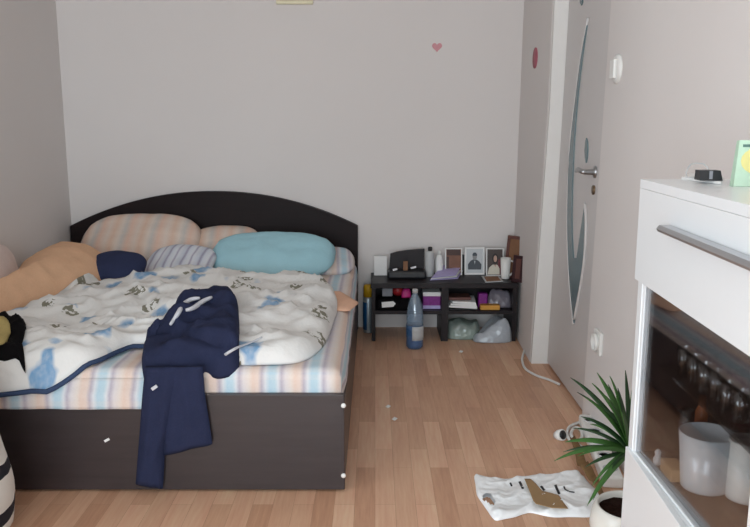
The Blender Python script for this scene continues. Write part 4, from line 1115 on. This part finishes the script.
hx = -U*.035; b = MB(); b.tube([pm+hx+Vector((0, 0, zi+.095)), pm+hx*1.5+Vector((0, 0, zi+.094)), pm+hx*1.8+Vector((0, 0, zi+.065)), pm+hx*1.5+Vector((0, 0, zi+.032)), pm+hx+Vector((0, 0, zi+.03))], .005, 8); b.build('handle', 'pot', t)
vessel('amber_vial', u_at(697, 470, .125), .125, zi, [(.002, 0), (.013, 0), (.013, .115), (.007, .128), (.007, .15), (.002, .15)], 'amber', 'small amber bottle behind the frosted tumbler in the cabinet', 'bottle')
vessel('crystal_glass', u_at(683, 470, .085), .085, zi, [(.002, 0), (.017, 0), (.017, .003), (.004, .01), (.004, .055), (.016, .07), (.014, .13), (.012, .13), (.013, .075), (.002, .062)], 'glass', 'slim crystal glass left of the amber bottle in the cabinet', 'glass')
vessel('wine_goblet', u_at(741, 450, .215), .215, zi, [(.002, 0), (.03, 0), (.03, .003), (.005, .012), (.005, .07), (.034, .11), (.036, .15), (.030, .195), (.028, .195), (.033, .15), (.03, .115), (.002, .078)], 'burg', 'burgundy goblet behind the white mug in the cabinet', 'goblet')
q = inside_pt(u_at(671, 500, .055), .055); b = MB(); b.X = Matrix.Translation((q.x, q.y, zi+.001)); b.box((-.016, -.03, 0), (.016, .03, .026), .003)
tag(b.build('tan_box', 'card'), 'small tan box at the left inside the glass cabinet', 'box')
q = inside_pt(u_at(656, 480, .04), .04); b = MB(); b.lathe((q.x, q.y, zi+.001), [(.005, 0), (.008, .004), (.009, .014), (.005, .02), (.007, .028), (.003, .034)], 16); tag(b.build('porcelain_figurine', 'greypale'), 'tiny pale figurine at the left inside the glass cabinet', 'figurine')
for i, (px, v) in enumerate(((684, .085), (694, .085), (705, .085), (717, .09), (730, .085), (744, .09))):
    vessel('shot_glass', u_at(px, 380, v), v, zs_, [(.002, 0), (.013, 0), (.018, .055), (.0165, .055), (.012, .006), (.002, .006)], 'glass', 'small clear shot glass in the row on the cabinet glass shelf', 'glass', 'shot glasses on the glass shelf')

# ------------------------------------------------------------------ things on top of the cabinet
ZC_ = TOP+.0006
q = [PZ(x, y, ZC_) for x, y in ((681.5, 179.5), (721, 184.5), (723.5, 179), (690, 175))]
b = MB(); b.pts([(v.x, v.y, ZC_) for v in q], [(v.x, v.y, ZC_+.005) for v in q]); o = b.build('white_card', 'paper'); tag(o, 'white card lying on top of the cabinet under the black adapter', 'card')
ZA = ZC_+.0056
t0 = PZ(711, 180.5, ZA); k = mpp(t0)
t = thing('black_adapter', (t0.x, t0.y, ZA), 'small black adapter on the white card on top of the cabinet', 'adapter')
b = MB(); b.X = Matrix.Translation((t0.x, t0.y+.012, ZA)) @ Matrix.Rotation(D(-6), 4, 'Z'); w = 22*k
b.pts([(-w/2, -.018, 0), (w/2, -.018, 0), (w/2, .018, 0), (-w/2, .018, 0)], [(-w/2, -.015, .019), (w*.40, -.015, .019), (w*.40, .015, .019), (-w/2, .015, .019)]); b.build('case', 'dark', t)
b = MB(); b.X = Matrix.Translation((t0.x, t0.y+.012, ZA)) @ Matrix.Rotation(D(-6), 4, 'Z'); b.box((-.004, -.0178, .003), (.002, -.0152, .0185)); b.build('seam', 'grey', t)
P = []
for x, y, zz in ((697, 181, .003), (691, 181.6, .003), (687, 178.5, .006), (686, 173, .016), (688.5, 167, .026), (691, 164.2, .030), (697, 163, .030), (704, 164, .028), (708, 168, .024), (709, 172, .0225)):
    P.append(PA(x, y, (PZ(690, 181, ZC_)-CAM).dot(FW)+zz*.3))
P = [Vector((p.x, p.y, max(p.z, ZC_+.007))) for p in P]
b = MB(); b.tube(P, .0014, 6); tag(b.build('thin_cable', 'greypale'), 'thin grey cable looped beside the black adapter on the cabinet', 'cable')
p = PZ(733.5, 186.5, ZC_); k = mpp(p)
t = thing('paper_packet', (p.x+.05, p.y+.01, ZC_), 'pale green and yellow paper packet standing on top of the cabinet', 'packet')
X = Matrix.Translation((p.x, p.y, ZC_)) @ Matrix.Rotation(D(-6), 4, 'Z') @ Matrix.Rotation(D(-5), 4, 'X'); hh = 46*k; ww = .12
b = MB(); b.X = X; b.pts([(0, 0, 0), (ww, 0, 0), (ww, .022, 0), (0, .022, 0)], [(.008, .004, hh), (ww-.004, .004, hh), (ww-.004, .018, hh), (.008, .018, hh)]); b.build('packet_body', 'green', t)
b = MB(); b.X = X
ey = lambda z: .004*z/hh
b.pts([(x*.5*ww+.034+.01, ey(z)-.0008, z) for x, z in [(math.cos(a)*.55, hh*.55+hh*.30*math.sin(a)) for a in [2*PI*i/18 for i in range(18)]]], [(x*.5*ww+.034+.01, ey(z)+.0005, z) for x, z in [(math.cos(a)*.55, hh*.55+hh*.30*math.sin(a)) for a in [2*PI*i/18 for i in range(18)]]])
b.build('yellow_patch', 'yel', t)
b = MB(); b.X = X; b.pts([(.014, ey(hh*.85)-.0009, hh*.85), (.036, ey(hh*.85)-.0009, hh*.85), (.036, ey(hh*.91)-.0009, hh*.91), (.014, ey(hh*.91)-.0009, hh*.91)], [(.014, ey(hh*.85)+.0005, hh*.85), (.036, ey(hh*.85)+.0005, hh*.85), (.036, ey(hh*.91)+.0005, hh*.91), (.014, ey(hh*.91)+.0005, hh*.91)])
b.build('dark_print', 'greend', t)

# ------------------------------------------------------------------ daylight, camera
w = bpy.data.worlds.new('daylight'); bpy.context.scene.world = w; w.use_nodes = True
bg_ = w.node_tree.nodes['Background']; bg_.inputs[0].default_value = (.80, .90, 1.0, 1); bg_.inputs[1].default_value = 1.0
def daylight(energy, w_, h_, loc_, rot):
    ld = bpy.data.lights.new('window_daylight', 'AREA'); ld.shape = 'RECTANGLE'; ld.size = w_; ld.size_y = h_
    ld.energy = energy; ld.color = (.91, .965, 1.0)
    lo = bpy.data.objects.new('window_daylight', ld); C.objects.link(lo); lo.location = loc_; lo.rotation_euler = rot
daylight(146, WX1-WX0-.1, WZ1-WZ0-.1, (.5*(WX0+WX1), YR-.11, .5*(WZ0+WZ1)), (-PI/2, 0, PI))
daylight(104, VY1-VY0-.1, VZ1-VZ0-.1, (XF-.11, .5*(VY0+VY1), .5*(VZ0+VZ1)), (PI/2, 0, -PI/2))  # area lamp behind the added side window
cd = bpy.data.cameras.new('camera'); cd.sensor_width = 36; cd.lens = F/750*36; cd.clip_start = .01
co = bpy.data.objects.new('camera', cd); C.objects.link(co); co.location = CAM; co.rotation_euler = (PI/2-T, 0, 0)
sc = bpy.context.scene; sc.camera = co
sc.view_settings.view_transform = 'Standard'; sc.view_settings.look = 'None'; sc.view_settings.gamma = 1; sc.view_settings.use_curve_mapping = False
sc.view_settings.exposure = 0.0
